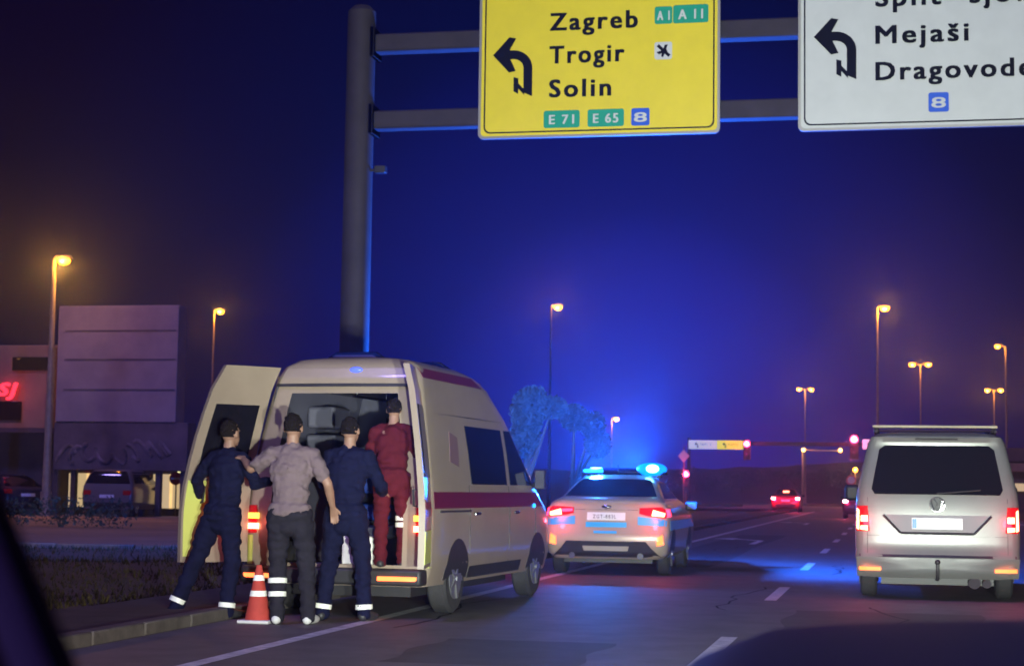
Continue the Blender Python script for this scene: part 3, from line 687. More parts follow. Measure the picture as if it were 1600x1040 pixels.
# open doors: curved leaf following the body's tumblehome
def door(hx, ang, wd, m_in, label=None):
    sg = 1 if hx > 0 else -1
    b = MB(); z0, z1 = .5, 2.40
    R2 = Matrix.Rotation(sg*-1*ang, 3, 'Z')
    def P(u, v, t):
        z = z0+(z1-z0)*v; hw = interp(A.t, z, 1); x = -sg*wd*u*(1 if v < .55 else 1); lean = (hw-.95)*sg; yy = (interp(A.t, z, 2))
        # leaf in its own frame: from the hinge toward the middle, then swung about the hinge
        p = Vector((-sg*(wd+ (hw-.95)*.5)*u, t, 0)); q = R2 @ p
        return Vector((hx+lean+q.x, q.y+yy*.6, z))
    def leaf(u0, u1, v0, v1, t0, t1, mb, n=8):
        vs = []; 
        for t in (t0, t1):
            for j in range(n+1):
                for i in range(n+1): vs.append(P(u0+(u1-u0)*i/n, v0+(v1-v0)*j/n, t))
        k = n+1; o = k*k; fs = []
        for j in range(n):
            for i in range(n): fs += [(j*k+i, j*k+i+1, (j+1)*k+i+1, (j+1)*k+i), (o+j*k+i, o+(j+1)*k+i, o+(j+1)*k+i+1, o+j*k+i+1)]
        for i in range(n):
            fs += [(i, o+i, o+i+1, i+1), (n*k+i, n*k+i+1, o+n*k+i+1, o+n*k+i), (i*k, (i+1)*k, o+(i+1)*k, o+i*k), (i*k+n, o+i*k+n, o+(i+1)*k+n, (i+1)*k+n)]
        mb.add(vs, fs)
    leaf(0, 1, 0, 1, -.03, .03, b); d = b.build('rear_door', 'cream', amb)
    w_ = MB(); leaf(.14, .86, .44, .80, -.04, .04, w_); w_.build('door_window', 'glass', d)
    w_ = MB(); leaf(.10, .90, .04, .40, .0, .034, w_); w_.build('door_lining', 'cream', d)
    if m_in == 'lime': w_ = MB(); leaf(.66, .97, .03, .41, .0, .038, w_); w_.build('lime_tape', 'lime', d)
    w_ = MB(); leaf(.10, .98, .02, .18, -.036, .0, w_); w_.build('lime_tape', 'lime', d)
    w_ = MB(); leaf(.10, .98, .25, .32, -.036, .0, w_); w_.build('red_stripe', 'stripe_red', d)
    w_ = MB(); w_.tube([P(.75, .38, .06), P(.75, .38, .09), P(.75, .30, .09), P(.75, .30, .06)], .012, 6); w_.build('door_handle', 'trim', d)
    if label: d['label'] = label
    return d
door(-.93, R(-128), .72, 'lime', 'open left rear door, cream above a dark pane and lime at its foot')
door(.93, R(-103), .70, 'interior', 'open right rear door seen nearly edge on with its dark window')

# ---- police car
P_ = Car([(.24, .80, .10, 4.2), (.32, .88, .02, 4.35), (.5, .905, -.04, 4.42), (.62, .915, -.03, 4.4), (.68, .912, .0, 4.36), (.85, .905, .02, 4.1), (.95, .89, .04, 3.7), (1.03, .86, .05, 3.3),
          (1.09, .80, .10, 3.1), (1.13, .75, .42, 3.0), (1.25, .68, .72, 2.75), (1.36, .61, .98, 2.4), (1.44, .52, 1.25, 2.1), (1.47, .38, 1.4, 1.95), (1.475, .1, 1.5, 1.8)], rc=.16, bulge=.07)
pol = thing('police_car', 'light coloured police car with blue stripes and flashing blue roof lights', 'police car', (-4.04, 26.0, 0), R(1.2))
P_.body('body', 'polwhite', pol)
b = MB()
def rwin(u, v):
    z = 1.14+.26*v; hw = interp(P_.t, z, 1)-.06; x = (-1+2*u)*hw
    return P_.rear(x, z, .012)+Vector((0, 0, .008))
b.grid(rwin, 12, 8); b.build('rear_window', 'glass', pol)
for sg in (-1, 1):
    b = MB()
    def swin(u, v):
        z = 1.12+.24*v; y0 = interp(P_.t, z, 2)+.35; y1 = interp(P_.t, z, 3)-.35
        return P_.side(y0+(y1-y0)*u, z, .008, sg)
    b.grid(swin, 12, 6); b.build('side_window', 'glass', pol)
    tl = P_.patch('tail_lamp', [(sg*.48, .90), (sg*.60, .87), (sg*.87, .84), (sg*.885, .94), (sg*.80, 1.0), (sg*.48, .985)], 'redlens', pol, off=.012)
    P_.patch('lamp_strip', [(sg*.66, .875), (sg*.84, .86), (sg*.85, .91), (sg*.68, .96)], 'redhot', tl, off=.022, rings=3, sub=3)
    if sg < 0: P_.patch('lamp_strip', [(sg*.50, .925), (sg*.66, .915), (sg*.66, .96), (sg*.50, .965)], 'redglow', tl, off=.022, rings=2, sub=3)
    P_.patch('reflector', [(sg*.74, .44), (sg*.84, .46), (sg*.82, .60), (sg*.74, .56)], 'orangeglow', pol, off=.012, rings=2)
    P_.patch('blue_stripe', [(sg*.46, .74), (sg*.87, .72), (sg*.88, .82), (sg*.46, .86)], 'stripe_blue', pol, off=.005)
    P_.patch('blue_stripe', [(.2, .66), (4.1, .66), (4.0, .80), (.2, .80)], 'stripe_blue', pol, 'side', .004, sg=sg, sub=12)
    P_.patch('side_tail_lamp', [(.08, .86), (.30, .87), (.24, .97), (.10, .97)], 'redglow', pol, 'side', .012, sg=sg, rings=2)
    b = MB(); b.box((sg*1.0, 2.75, 1.0), (.2, .1, .14)); b.build('door_mirror', 'trim', pol, bevel=.03)
    light(pol, (sg*.78, -.3, .9), 13, (1, .04, .10), .05)
pl = P_.patch('number_plate', [(-.28, .80), (.28, .80), (.28, .915), (-.28, .915)], 'plate', pol, off=.02, rings=2)
tm = text_mesh('plate_number', 'ZGT-883L', 'trim', pl, -.19, .83, -.10, .055, .34, .002)
P_.patch('blue_stripe', [(-.30, .70), (.30, .70), (.30, .775), (-.30, .775)], 'stripe_blue', pol, off=.005)
P_.patch('blue_stripe', [(-.18, .61), (.16, .61), (.16, .65), (-.18, .65)], 'stripe_blue', pol, off=.005)
P_.patch('diffuser', [(-.80, .27), (.80, .27), (.66, .40), (.58, .50), (-.58, .50), (-.66, .40)], 'trim', pol, off=.02)
P_.patch('diffuser_trim', [(-.32, .36), (.32, .36), (.34, .43), (-.34, .43)], mat('diffuser silver', (.4, .36, .3), .4), pol, off=.035, rings=2)
P_.patch('boot_lip', [(-.7, 1.04), (.7, 1.04), (.66, 1.075), (-.66, 1.075)], 'polwhite', pol, off=.04, rings=2)
P_.patch('boot_shut_line', [(-.46, .95), (.46, .95), (.46, .956), (-.46, .956)], 'trim', pol, off=.004, rings=1)
b = MB(); c0 = P_.rear(0, .995, .012); b.ball(c0, .05, 1.5, .3, .6); b.build('badge', 'chrome', pol)
for sg in (-1, 1):
    b = MB(); b.cyl((sg*.5, .2, .3), (sg*.5, -.05, .29), .045, n=12); b.build('exhaust', 'chrome', pol)
b = MB(); b.box((0, .7, .24), (1.3, 1.0, .12)); b.build('underbody', 'trim', pol)
wheels(pol, .90, (.72, 3.4), .31, .22, True, P_)
lb = MB(); lb.box((.08, 1.65, 1.53), (1.30, .28, .10), taper=.9); bar = lb.build('light_bar', 'bluelens', pol, bevel=.04)
b = MB(); b.ball((.48, 1.57, 1.565), .105, 2.3, 1.2, 1.0, 20); bm_ = b.build('beacon_module', 'bluelit', bar)
b = MB(); b.ball((.50, 1.52, 1.57), .085, 1.5, 1.2, .85, 18); b.build('beacon_flash', 'bluehot', pol)
b = MB(); b.box((-.42, 1.52, 1.53), (.32, .08, .055)); b.build('beacon_module', 'bluedim', bar, bevel=.025)
b = MB()
for x in (-.5, .6): b.box((x, 1.65, 1.47), (.05, .2, .06))
b.build('bar_mount', 'trim', bar)
light(pol, (.28, 1.95, 1.58), 12500, (.012, .13, 1.0), .06, 'beacon_light')
light(pol, (-.42, 1.7, 1.70), 500, (.02, .20, 1.0), .1, 'beacon_light')
b = MB(); b.tube([(0, 1.35, 1.45), (0, 1.25, 1.62)], .006, 6); b.build('aerial', 'trim', pol)

# ---- far cars
S_ = Car([(.22, .76, .08, 4.2), (.32, .86, .0, 4.35), (.6, .89, -.02, 4.38), (.85, .88, .02, 4.0), (.95, .85, .08, 3.5), (1.0, .78, .35, 3.1), (1.15, .68, .7, 2.8), (1.33, .58, 1.0, 2.3), (1.42, .45, 1.25, 2.0), (1.44, .1, 1.5, 1.8)], rc=.16)
U_ = Car([(.25, .80, .05, 4.3), (.4, .9, .0, 4.4), (.8, .92, 0, 4.3), (1.05, .90, .04, 3.6), (1.2, .85, .08, 3.2), (1.5, .74, .2, 2.6), (1.62, .62, .32, 2.2), (1.66, .2, .7, 1.8)], rc=.12)
def small_car(label, loc, rz, paint, K, lit=True, pw=60, group=None):
    t = thing('car', label, 'car', loc, rz, group); K.body('body', paint, t)
    zt = K.t[-1][0]
    b = MB()
    z0, z1 = (1.02, zt-.06) if K is S_ else (1.15, zt-.08)
    b.grid(lambda u, v: K.rear((-1+2*u)*(interp(K.t, z0+(z1-z0)*v, 1)-.07), z0+(z1-z0)*v, .012)+Vector((0, 0, .008)), 8, 5); b.build('rear_window', 'glass', t)
    for sg in (-1, 1):
        zz0 = z0+.02
        b = MB(); b.grid(lambda u, v: K.side((interp(K.t, zz0+(z1-zz0)*v, 2)+.3)+u*(interp(K.t, zz0+(z1-zz0)*v, 3)-interp(K.t, zz0+(z1-zz0)*v, 2)-.6), zz0+(z1-zz0)*v, .008, sg), 8, 4); b.build('side_window', 'glass', t)
        tl = K.patch('tail_lamp', [(sg*.58, .76), (sg*.86, .76), (sg*.86, .92), (sg*.58, .92)], 'redlens', t, off=.012)
        if lit:
            K.patch('lamp_strip', [(sg*.62, .77), (sg*.84, .77), (sg*.84, .90), (sg*.62, .90)], 'redbrake' if 'redbrake' in M else 'redhot', tl, off=.03, rings=2)
            light(t, (sg*.72, -.4, .85), pw, (1, .02, .12), .08)
        b = MB(); b.box((sg*.95, 2.7, 1.0), (.18, .1, .14)); b.build('door_mirror', 'trim', t, bevel=.03)
    if lit: 
        b = MB(); b.box((0, K.rear(0, z0+.2)[1]+.0, z0+.24), (.36, .08, .07)); b.build('high_brake_lamp', 'redhot', t)
    K.patch('number_plate', [(-.26, .66), (.26, .66), (.26, .77), (-.26, .77)], 'plate', t, off=.015, rings=2)
    K.patch('bumper', [(-.84, .28), (.84, .28), (.85, .5), (-.85, .5)], 'trim', t, off=.03, rings=2)
    wheels(t, .88, (.72, 3.4), .31, .2, False)
    return t
M['redbrake'] = mat('hot brake lamp', (.6, .1, .05), .3, emit=(1, .35, .4), es=26)
small_car('red car with bright brake lights waiting far ahead at the crossing', (-6.2, 110.5, 0), 0, 'carred', S_, pw=110)
c = small_car('dark car with one red tail lamp half hidden by the grey van', (-1.35, 88, 0), 0, 'cardark', S_, pw=40)
small_car('pale parked car seen from behind under the grey panel building', (-26.75, 58.6, .05), R(6), 'carwhite', U_, lit=False)
small_car('dark parked car beside the lit shop windows at far left', (-29.9, 58.9, .05), R(50), 'cardark', S_, lit=False)

# ------------------------------------------------------------------ the car the picture is taken from
own = thing('own_car', 'dark bonnet and left pillar of the car the scene is watched from', 'car', (.45, 0, 0))
def bon(u, v):
    x = -.88+1.76*u; y = 1.15+1.75*v
    c_ = 1.118-.06*x*x-2.2*max(0, abs(x)-.55)**2; z = c_-.10*((y-1.9)/1.0)**2 if y > 1.9 else c_-.05*((1.9-y))**2
    return (x, y, z)
b = MB(); b.grid(bon, 24, 20); b.build('bonnet', 'bonnet', own)
b = MB(); b.box((0, 2.0, .62), (1.76, 1.8, .55)); b.box((0, 2.93, .55), (1.7, .25, .4)); b.build('front_wings', 'bonnet', own, bevel=.06)
for sg in (-1, 1):
    b = MB(); b.ball((sg*.68, 3.05, .68), .13, 1.3, .4, .8); b.build('headlight', mat('headlight glass', (.8, .8, .8), .1, emit=(.9, 1, .95), es=12), own)
    light(own, (sg*.68, 3.2, .68), 7000, (.86, 1.0, .88), .08, 'headlight_beam', spot=62, aim=(sg*.68-1.9, 24, 4.0), blend=1.0)
    light(own, (sg*.68, 3.2, .64), 2600, (1.0, .93, .85), .08, 'low_beam', spot=80, aim=(sg*.68-3.0, 14, -.2), blend=1.0)
wheels(own, .88, (2.2,), .32, .22, False)
def ray(px, py, d):
    q = camo.rotation_quaternion @ Vector(((px-800)/2800, (520-py)/2800, -1)); return Vector((0, 0, CAMH))+q*d-Vector((.45, 0, 0))
def strip(name, m, a, c, ra):
    b = MB(); b.tube([a+(a-c)*1.6, a, c, c+(c-a)*1.2], ra, 10); return b.build(name, m, own)
strip('pillar_seal', 'dash', ray(-30, 782, .80), ray(88, 1052, .86), [.011]*4)
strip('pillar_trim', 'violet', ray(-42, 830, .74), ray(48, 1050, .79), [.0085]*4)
strip('pillar_cover', 'redtrim', ray(-85, 860, .74), ray(-5, 1060, .80), [.0095]*4)

# ------------------------------------------------------------------ people
def remesh(mb, vox, name, m, parent, fold=0.0, fs=9, seed=0):
    me = bpy.data.meshes.new(name); me.from_pydata(mb.v, [], mb.f); me.update()
    o = bpy.data.objects.new(name, me); col.objects.link(o)
    r = o.modifiers.new('r', 'REMESH'); r.mode = 'VOXEL'; r.voxel_size = vox; r.use_smooth_shade = True
    s = o.modifiers.new('s', 'SMOOTH'); s.factor = .5; s.iterations = 3
    dg = bpy.context.evaluated_depsgraph_get(); n = bpy.data.meshes.new_from_object(o.evaluated_get(dg))
    bpy.data.objects.remove(o); bpy.data.meshes.remove(me)
    if fold:
        for v in n.vertices:
            c_ = v.co; k = noise.noise(Vector((c_.x*fs+seed, c_.y*fs, c_.z*fs*2.2)))+.5*noise.noise(Vector((c_.x*fs*2.5, c_.y*fs*2.5+seed, c_.z*fs*3)))
            v.co = c_+v.normal*(fold*k)
    n.materials.clear(); n.materials.append(M[m]); n.polygons.foreach_set('use_smooth', [True]*len(n.polygons)); n.name = name
    o = bpy.data.objects.new(name, n); col.objects.link(o); o.parent = parent; return o
def limb(mb, pts, rs, n=14):
    for (a, ra), (c, rc) in zip(zip(pts, rs), zip(pts[1:], rs[1:])):
        mb.cyl(a, c, ra, rc, n); 
    for a, ra in zip(pts, rs): mb.ball(a, ra*1.0, n=n)
def person(label, loc, rz, H=1.8, lean=0.0, arms=None, feet=None, shirt='navy', trouser='navy', sleeve='long', shoe='shoe', bands=(), legmat=None, head_tilt=0, squat=0, hair='hair', shorts=False):
    k = H/1.8; t = thing('person', label, 'person', loc, rz)
    V3 = lambda x, y, z: Vector((x*k, y*k, z*k))
    feet = feet or ((-.13, 0), (.13, 0))
    hip = V3(0, 0, .94-squat); ch = V3(0, lean*.35, 1.30-squat-abs(lean)*.03); sh = V3(0, lean*.55, 1.47-squat-abs(lean)*.08); nk = V3(0, lean*.63, 1.55-squat-abs(lean)*.1)
    hd = V3(0, lean*.75+head_tilt*.06, 1.685-squat-abs(lean)*.13-abs(head_tilt)*.02)
    J = {}
    for sg, (fx, fy) in zip((-1, 1), feet):
        an = V3(fx, fy, .09); hp = hip+V3(sg*.095, 0, -.02); kn = (hp+an)/2+V3(sg*.01, .04+squat*.6, .02); J[sg] = (hp, kn, an)
    arms = arms or {-1: ((-.27, .02, 1.17), (-.25, .12, .93)), 1: ((.27, .02, 1.17), (.25, .12, .93))}
    bd = MB()
    # torso
    def ell(c, a, bb, mb, up=.0): mb.ball(c, 1, a, bb, up or a, 16)
    ell(hip, .165*k, .12*k, bd, .14*k); ell((hip+ch)/2, .145*k, .105*k, bd, .2*k); ell(ch, .17*k, .115*k, bd, .2*k); ell(sh-Vector((0, 0, .04*k)), .16*k, .09*k, bd, .1*k)
    limb(bd, [sh, nk, hd-V3(0, .01, .06)], [.07*k, .055*k, .052*k])
    # head: cranium, jaw, nose, ears, brows, chin
    ell(hd+V3(0, -.012, .02), .077*k, .094*k, bd, .10*k); ell(hd+V3(0, .035, -.05), .056*k, .06*k, bd, .065*k)
    bd.ball(hd+V3(0, .098, -.015), .014*k, .9, 1.1, 1.9, 8); bd.ball(hd+V3(0, .075, -.095), .022*k, 1.2, .9, .8, 8)
    bd.ball(hd+V3(0, .083, .028), .02*k, 2.4, .7, .5, 8); bd.ball(hd+V3(0, .085, -.06), .014*k, 1.9, .7, .6, 8)
    for sg in (-1, 1):
        bd.ball(hd+V3(sg*.078, -.005, -.01), .02*k, .5, 1, 1.7, 8)
        hp, kn, an = J[sg]
        limb(bd, [hp, hp*.5+kn*.5, kn, kn*.6+an*.4, an], [.088*k, .075*k, .056*k, .054*k, .036*k])
        limb(bd, [an, an+V3(sg*.02, .12, -.045), an+V3(sg*.025, .18, -.055)], [.036*k, .034*k, .026*k])
        s0 = sh+V3(sg*.175, 0, -.03); e, wr = [V3(*p) for p in arms[sg]]
        limb(bd, [sh+V3(sg*.06, 0, -.01), s0, s0*.5+e*.5, e, e*.6+wr*.4, wr], [.055*k, .056*k, .046*k, .040*k, .040*k, .026*k])
        # hand: palm, four fingers of different length, thumb from the side
        d = (wr-e).normalized(); side = Vector((0, 0, 1)).cross(d); side = side.normalized() if side.length > .1 else Vector((0, 1, 0))
        nrm = d.cross(side).normalized(); pc = wr+d*.055*k
        for q in (-.024, -.008, .008, .024): limb(bd, [wr+side*q*.6*k, wr+d*.085*k+side*q*k], [.014*k, .013*k], 8)
        for q, L in zip((-.030, -.010, .010, .030), (.062, .078, .082, .070)):
            p0 = wr+d*.088*k+side*q*k; p1 = p0+d*L*.45*k-nrm*.008*k; p2 = p1+d*L*.3*k-nrm*.016*k; p3 = p2+d*L*.2*k-nrm*.018*k
            limb(bd, [p0, p1, p2, p3], [.0095*k, .009*k, .0082*k, .007*k], 8)
        th = side*(1 if sg < 0 else -1); p0 = wr+d*.025*k+th*.025*k; limb(bd, [p0, p0+d*.03*k+th*.025*k, p0+d*.055*k+th*.032*k-nrm*.01*k], [.012*k, .0105*k, .009*k], 8)
        J[(sg, 'arm')] = (s0, e, wr)
    remesh(bd, .0075, 'person_body', 'skin', t)
    # eyes on the face
    # shirt or jacket
    st = MB(); ell(hip+V3(0, 0, .03), .185*k, .14*k, st, .10*k); ell((hip+ch)/2, .168*k, .128*k, st, .2*k); ell(ch, .19*k, .135*k, st, .2*k); ell(sh-Vector((0, 0, .04*k)), .185*k, .108*k, st, .105*k)
    limb(st, [sh, nk-V3(0, 0, .045)], [.085*k, .072*k])
    for sg in (-1, 1):
        s0, e, wr = J[(sg, 'arm')]
        if sleeve == 'long': limb(st, [sh+V3(sg*.06, 0, -.01), s0, s0*.5+e*.5, e, e*.6+wr*.4, e*.08+wr*.92], [.07*k, .074*k, .062*k, .055*k, .050*k, .040*k])
        else: limb(st, [sh+V3(sg*.06, 0, -.01), s0, s0*.35+e*.65], [.07*k, .076*k, .070*k])
    remesh(st, .011, 'jacket' if sleeve == 'long' else 't_shirt', shirt, t, .022, 8, loc[0]).data.name
    tr = MB(); ell(hip, .178*k, .135*k, tr, .13*k); ell(hip-V3(0, 0, .09), .13*k, .11*k, tr, .11*k)
    for sg in (-1, 1):
        hp, kn, an = J[sg]
        if shorts: limb(tr, [hp, hp*.5+kn*.5, kn+V3(0, 0, -.02)], [.11*k, .10*k, .088*k])
        else: limb(tr, [hp, hp*.5+kn*.5, kn, kn*.5+an*.5, an+V3(0, 0, -.02)], [.108*k, .096*k, .078*k, .070*k, .066*k])
    remesh(tr, .011, 'shorts' if shorts else 'trousers', trouser, t, .018, 8, loc[0]+3)
    for sg in (-1, 1):
        hp, kn, an = J[sg]; s_ = MB(); limb(s_, [an+V3(0, -.03, -.045), an+V3(0, .03, -.03), an+V3(sg*.02, .12, -.048), an+V3(sg*.03, .20, -.055)], [.042*k, .05*k, .042*k, .032*k])
        so_ = remesh(s_, .009, 'shoe', shoe, t)
        lo = an.z-.095*k
        for v in so_.data.vertices: v.co.z = max(v.co.z, lo)
    # hair cap
    hr = MB(); hr.ball(hd+V3(0, -.022, .026), 1, .080*k, .094*k, .100*k, 20); hr.ball(hd+V3(0, -.05, -.02), 1, .066*k, .055*k, .07*k, 16); ho = remesh(hr, .007, 'hair', hair, t, .012, 34)
    for v in ho.data.vertices:
        p = v.co-hd
        if p.y > .02*k and p.z < .05*k: v.co.y -= (p.y-.02*k)*.75
        if p.z < -.035*k: v.co.z = hd.z-.035*k
    # reflective bands: rings round the limbs
    for kind, sg, f0, mm in bands:
        if kind == 'leg':
            hp, kn, an = J[sg]; c_ = kn+(an-kn)*f0; r0 = .082*k if f0 < .6 else .077*k; d = (an-kn).normalized()
        elif kind == 'arm':
            s0, e, wr = J[(sg, 'arm')]; c_ = e+(wr-e)*f0; r0 = .060*k; d = (wr-e).normalized()
        else:
            c_ = hip+(sh-hip)*f0; r0 = None; d = Vector((0, 0, 1))
        b = MB()
        if r0: b.cyl(c_-d*.022, c_+d*.022, r0, r0, 20, cap=False); b.cyl(c_-d*.022, c_+d*.022, r0-.01, r0-.01, 20, cap=False)
        else:
            b.grid(lambda u, v: (c_.x+.205*k*math.cos(u*6.283), c_.y+.150*k*math.sin(u*6.283), c_.z-.02+.04*v), 28, 1)
        b.build('reflective_band', mm, t)
    return t

person('person in dark navy uniform at the open left rear door, one foot stepping back', (-6.13, 15.98, 0), R(-20), 1.86, .12,
       {-1: ((-.36, .06, 1.25), (-.45, .20, 1.08)), 1: ((.28, .12, 1.22), (.26, .36, 1.24))}, ((-.36, -.20), (.10, -.02)),
       bands=[('leg', -1, .85, 'retro'), ('leg', 1, .92, 'retro')])
person('person in pinkish grey t-shirt and dark trousers seen from behind, left arm reaching out', (-5.30, 15.5, 0), R(6), 1.90, .08,
       {-1: ((-.38, .12, 1.32), (-.50, .34, 1.40)), 1: ((.32, .02, 1.20), (.33, .20, 1.0))}, ((-.09, 0), (.17, .04)),
       shirt='greyshirt', trouser='darkcloth', sleeve='short', shoe='paleshoe', bands=[('leg', -1, .36, 'retro'), ('leg', -1, .62, 'retro')])
person('person in dark navy clothes facing into the open ambulance', (-4.96, 16.10, 0), R(-6), 1.90, .10,
       {-1: ((-.28, .12, 1.20), (-.22, .38, 1.15)), 1: ((.28, .14, 1.18), (.20, .36, 1.12))}, ((-.20, 0), (.17, .06)),
       bands=[('leg', -1, .92, 'retro'), ('leg', 1, .92, 'retro')])
person('paramedic in dark red uniform with white bands standing on the rear step', (-4.66, 16.62, .475), R(14), 1.64, .20,
       {-1: ((-.26, .16, 1.20), (-.16, .40, 1.20)), 1: ((.25, .04, 1.18), (.25, .14, .95))}, ((-.11, 0), (.12, .04)),
       shirt='redcloth', trouser='redcloth', bands=[('leg', 1, .02, 'retro'), ('leg', 1, .18, 'retro'), ('arm', 1, .75, 'retro')])
tc_ = thing('traffic_cone', 'red and white traffic cone on the road beside the pair of pale shoes', 'traffic cone', (-5.62, 15.62, 0))
b = MB(); b.box((0, 0, .015), (.30, .30, .03)); b.build('cone_base', 'paleshoe', tc_, bevel=.01)
b = MB(); b.cyl((0, 0, .03), (0, 0, .52), .12, .025, 24); b.build('cone_body', 'redorange', tc_)
for z in (.24, .38):
    b = MB(); r0 = .12-.095*(z-.03)/.49; b.cyl((0, 0, z), (0, 0, z+.05), r0+.003, r0-.0067, 24, cap=False); b.build('cone_band', 'retro', tc_)

# ------------------------------------------------------------------ left side buildings
tb = thing('shop_building', 'low tan rendered shop building with red neon letters at far left', 'building', (-30.2, 61.5, 0))
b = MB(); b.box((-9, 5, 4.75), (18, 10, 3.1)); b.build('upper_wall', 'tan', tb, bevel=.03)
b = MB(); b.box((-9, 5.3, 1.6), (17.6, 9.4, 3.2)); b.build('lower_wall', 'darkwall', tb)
b = MB(); b.box((-9, -.15, 3.12), (18.2, .5, .16)); b.build('canopy', 'darkwall', tb)
b = MB(); b.box((-1.0, -.03, 5.6), (1.6, .1, .5)); b.build('high_window', 'glass', tb, bevel=.01)
b = MB(); b.box((-2.1, -.03, 3.85), (1.4, .1, .7)); b.build('shop_window', 'glass', tb, bevel=.01)
b = MB(); b.cyl((-.1, -.12, 3.2), (-.1, -.12, 6.2), .07, n=10); b.build('drainpipe', 'pole', tb)
ns = text_mesh('neon_letters', 'SJ', 'neon', tb, -2.3, 4.42, -.12, .48, .75, .05, ital=.25, bold=.03)
light(tb, (-1.6, -.9, 4.6), 14, (1, .05, .06), .2)
pb = thing('panel_building', 'square grey panelled box raised on pillars with painted reflection smears along its foot', 'building', (-27.4, 60.6, 0))
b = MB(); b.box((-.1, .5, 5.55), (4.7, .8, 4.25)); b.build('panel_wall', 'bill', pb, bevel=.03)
b = MB()
for z in (6.75, 5.7, 4.6): b.box((0, .09, z), (4.3, .03, .05))
b.build('panel_joint', 'billlow', pb)
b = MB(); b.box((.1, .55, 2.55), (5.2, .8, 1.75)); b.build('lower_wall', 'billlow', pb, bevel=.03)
b = MB()
random.seed(4)
for i in range(9):
    x0 = -2.0+i*.5; zc = 2.2+.3*random.random()
    b.tube([(x0+.35*math.cos(a*.8+i), .17, zc+.3*math.sin(a*1.1+i*.7)) for a in [j*.5 for j in range(9)]], .085, 6)
b.build('reflection_smear', 'reflection_smear', pb)  # strokes put a ghost reflection onto the wall as paint
for x in (-2.45, -1.75, -.95, .9, 1.55, 2.5, 3.0):
    b = MB(); b.box((x, .4, .85), (.2, .24, 1.7)); b.build('pillar', 'darkwall', pb, bevel=.02)
for x0, x1 in ((-2.35, -1.85), (-1.65, -1.05), (1.0, 1.42), (1.65, 2.0)):
    b = MB(); b.box(((x0+x1)/2, 1.6, .95), (x1-x0+.35, .05, 1.25)); b.build('lit_window', 'litshop', pb)
b = MB(); b.box((0, 4.0, .9), (5.6, .1, 1.8)); b.build('back_wall', 'darkwall', pb)
py_ = thing('pylon_sign', 'tall narrow lit cream pylon left of the open ambulance door', 'pylon', (-25.55, 64, 0))
b = MB(); b.box((0, 0, 2.05), (.26, .12, 1.3)); b.build('lit_face', 'litcol', py_, bevel=.01)
b = MB(); b.box((0, .1, 1.35), (.3, .1, 2.75)); b.build('pylon_body', 'pole', py_)
ls = thing('lit_sign', 'small glowing pale yellow sign box beside the cream pylon', 'sign', (-26.3, 64.4, 0))
b = MB(); b.box((0, 0, 1.78), (.46, .1, .26)); b.build('lit_face', 'litbox', ls, bevel=.01)
b = MB(); b.cyl((0, .1, 0), (0, .1, 1.9), .035, n=8); b.box((0, .09, 1.78), (.52, .06, .32)); b.build('post', 'pole', ls)
wl = MB()
for i in range(18): wl.box((-33+i*1.0-8*0, 66.5, .35), (.98, .2, .6))
tag(wl.build('low_wall', 'kerb', bevel=.02), 'low pale boundary wall behind the cars left of the ambulance', 'wall')
def leaves(mb, c, rx, ry, rz_, n, sz, rng):
    for _ in range(n):
        a, e = rng.random()*6.283, math.asin(rng.uniform(-1, 1)); r = rng.random()**.45
        p = Vector((c[0]+rx*r*math.cos(a)*math.cos(e), c[1]+ry*r*math.sin(a)*math.cos(e), c[2]+rz_*r*math.sin(e)))
        u = Vector((rng.uniform(-1, 1), rng.uniform(-1, 1), rng.uniform(-1, 1))).normalized(); v = u.orthogonal().normalized(); s = sz*rng.uniform(.6, 1.4)
        mb.add([p-u*s, p+v*s*.45, p+u*s, p-v*s*.45], [(0, 1, 2, 3)])
def bush(name, label, cat, x, y, cl, n, sz, seed, mm='leaf', trunk=0, group=None, z0=0):
    rng = random.Random(seed); t = thing(name, label, cat, (x, y, z0), 0, group)
    b = MB()
    if trunk:
        b.tube([(0, 0, -.1), (.05, .05, trunk*.5), (-.03, 0, trunk)], [.12, .09, .07], 10)
        for c_ in cl: b.tube([(-.03, 0, trunk*.8), ((c_[0])*.5, c_[1]*.5, trunk*.6+c_[2]*.4), (c_[0], c_[1], c_[2])], [.06, .04, .015], 6)
        b.build('trunk', 'bark', t)
    else:
        for i in range(7): 
            a = rng.random()*6.28; b.tube([(0, 0, -.05), (math.cos(a)*.2, math.sin(a)*.2, cl[0][2])], [.03, .012], 5)
        b.build('stem', 'bark', t)
    b = MB()
    for c_ in cl: leaves(b, c_[:3], c_[3], c_[4], c_[5], int(n*c_[3]*c_[5]), sz, rng)
    b.build('crown' if trunk else 'foliage', mm, t, smooth=False)
    return t
bush('hedge', 'low dark clipped hedge on the far side of the verge at left', 'hedge', -21.6, 44.5, [(x, 0, .45, .75, .5, .45) for x in (-3.2, -2.2, -1.2, -.2, .7, 1.5)], 900, .05, 3)
bush('broadleaf_tree', 'small tree lit blue between the ambulance and the police car', 'tree', -7.05, 35.0, [(0, 0, 2.75, .36, .4, .5), (-.08, .1, 2.2, .34, .4, .4), (.15, 0, 3.05, .26, .3, .25), (.5, 0, 2.85, .32, .3, .24)], 16000, .048, 5, 'leaf2', 1.6)
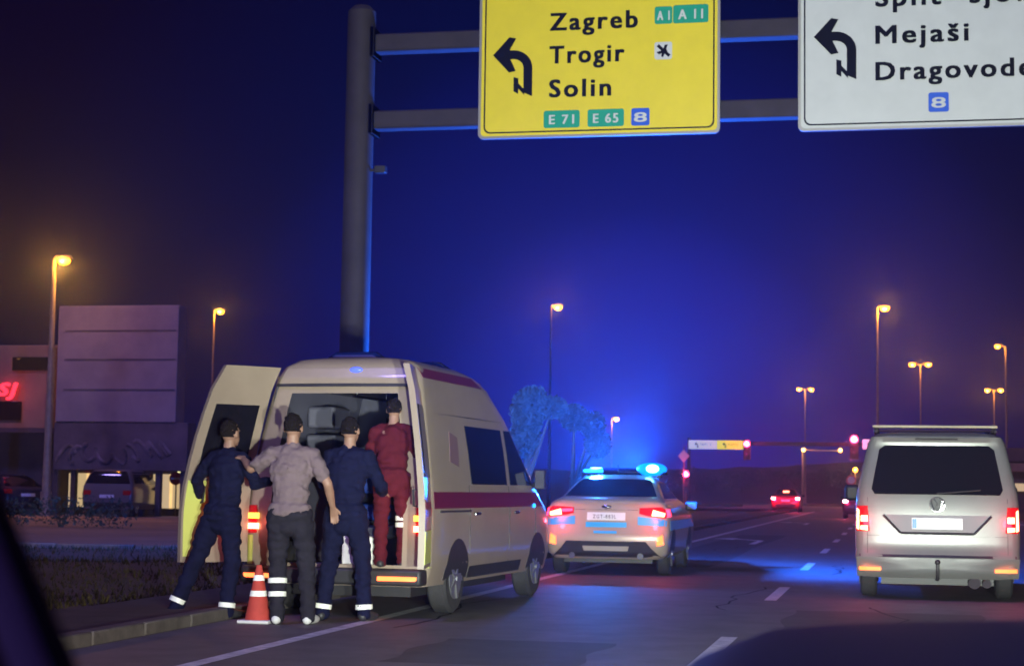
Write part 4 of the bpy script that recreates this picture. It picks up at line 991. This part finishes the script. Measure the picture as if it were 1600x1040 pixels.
bush('broadleaf_tree', 'smaller low tree lit blue just left of the police car roof', 'tree', -6.55, 37.5, [(0, 0, 2.75, .32, .4, .3), (.4, 0, 2.6, .3, .3, .3), (.5, .1, 2.2, .3, .3, .3)], 16000, .048, 8, 'leaf2', 1.5)
rng = random.Random(12)
for i, lab in enumerate(['round bush on the slope right of the police beacon', 'wide bush on the slope behind the red car', 'dark bush on the slope left of the pale mast', 'broad bush on the slope under the far gantry', 'bush on the slope beside the grey van roof', 'bush on the slope below the distant yellow sign']):
    x = (-27, -17, -12.5, -8.5, -3.8, -22.5)[i]; y = 212+5*rng.random()
    bush('bush', lab, 'bush', x, y, [(dx, 0, 1.0+.8*rng.random(), 1.5, 1.2, 1.2) for dx in (-1.4, 0, 1.4)], 120, .2, 30+i, group='bushes on the far slope', z0=1.2)
rb = thing('low_building', 'long low dark building with pale fascia behind the grey van at right', 'building', (7.3, 122, 0))
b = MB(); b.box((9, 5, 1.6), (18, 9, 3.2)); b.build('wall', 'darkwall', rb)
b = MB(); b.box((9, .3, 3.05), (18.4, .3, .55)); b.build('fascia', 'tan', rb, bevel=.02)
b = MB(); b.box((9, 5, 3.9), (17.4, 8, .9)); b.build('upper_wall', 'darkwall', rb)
b = MB(); b.box((6, .38, 1.75), (11, .08, .5)); b.build('window_strip', 'litshop', rb)

# ------------------------------------------------------------------ night haze
hz = MB(); hz.box((-10, 190, 8), (760, 480, 19.0))
ho = hz.build('haze', mat('haze', (1, 1, 1)), smooth=False); ho['kind'] = 'stuff'; ho['label'] = 'thin night haze lit blue and orange by the lamps'
hm = ho.data.materials[0]; hm.cycles.volume_sampling = 'EQUIANGULAR'; ht = hm.node_tree; ht.nodes.clear()
oo = N(ht, 'ShaderNodeOutputMaterial'); pvn = N(ht, 'ShaderNodeVolumePrincipled'); pvn.inputs['Density'].default_value = .0019
pvn.inputs['Color'].default_value = (.52, .66, 1, 1); pvn.inputs['Anisotropy'].default_value = .88
ht.links.new(pvn.outputs[0], oo.inputs['Volume'])
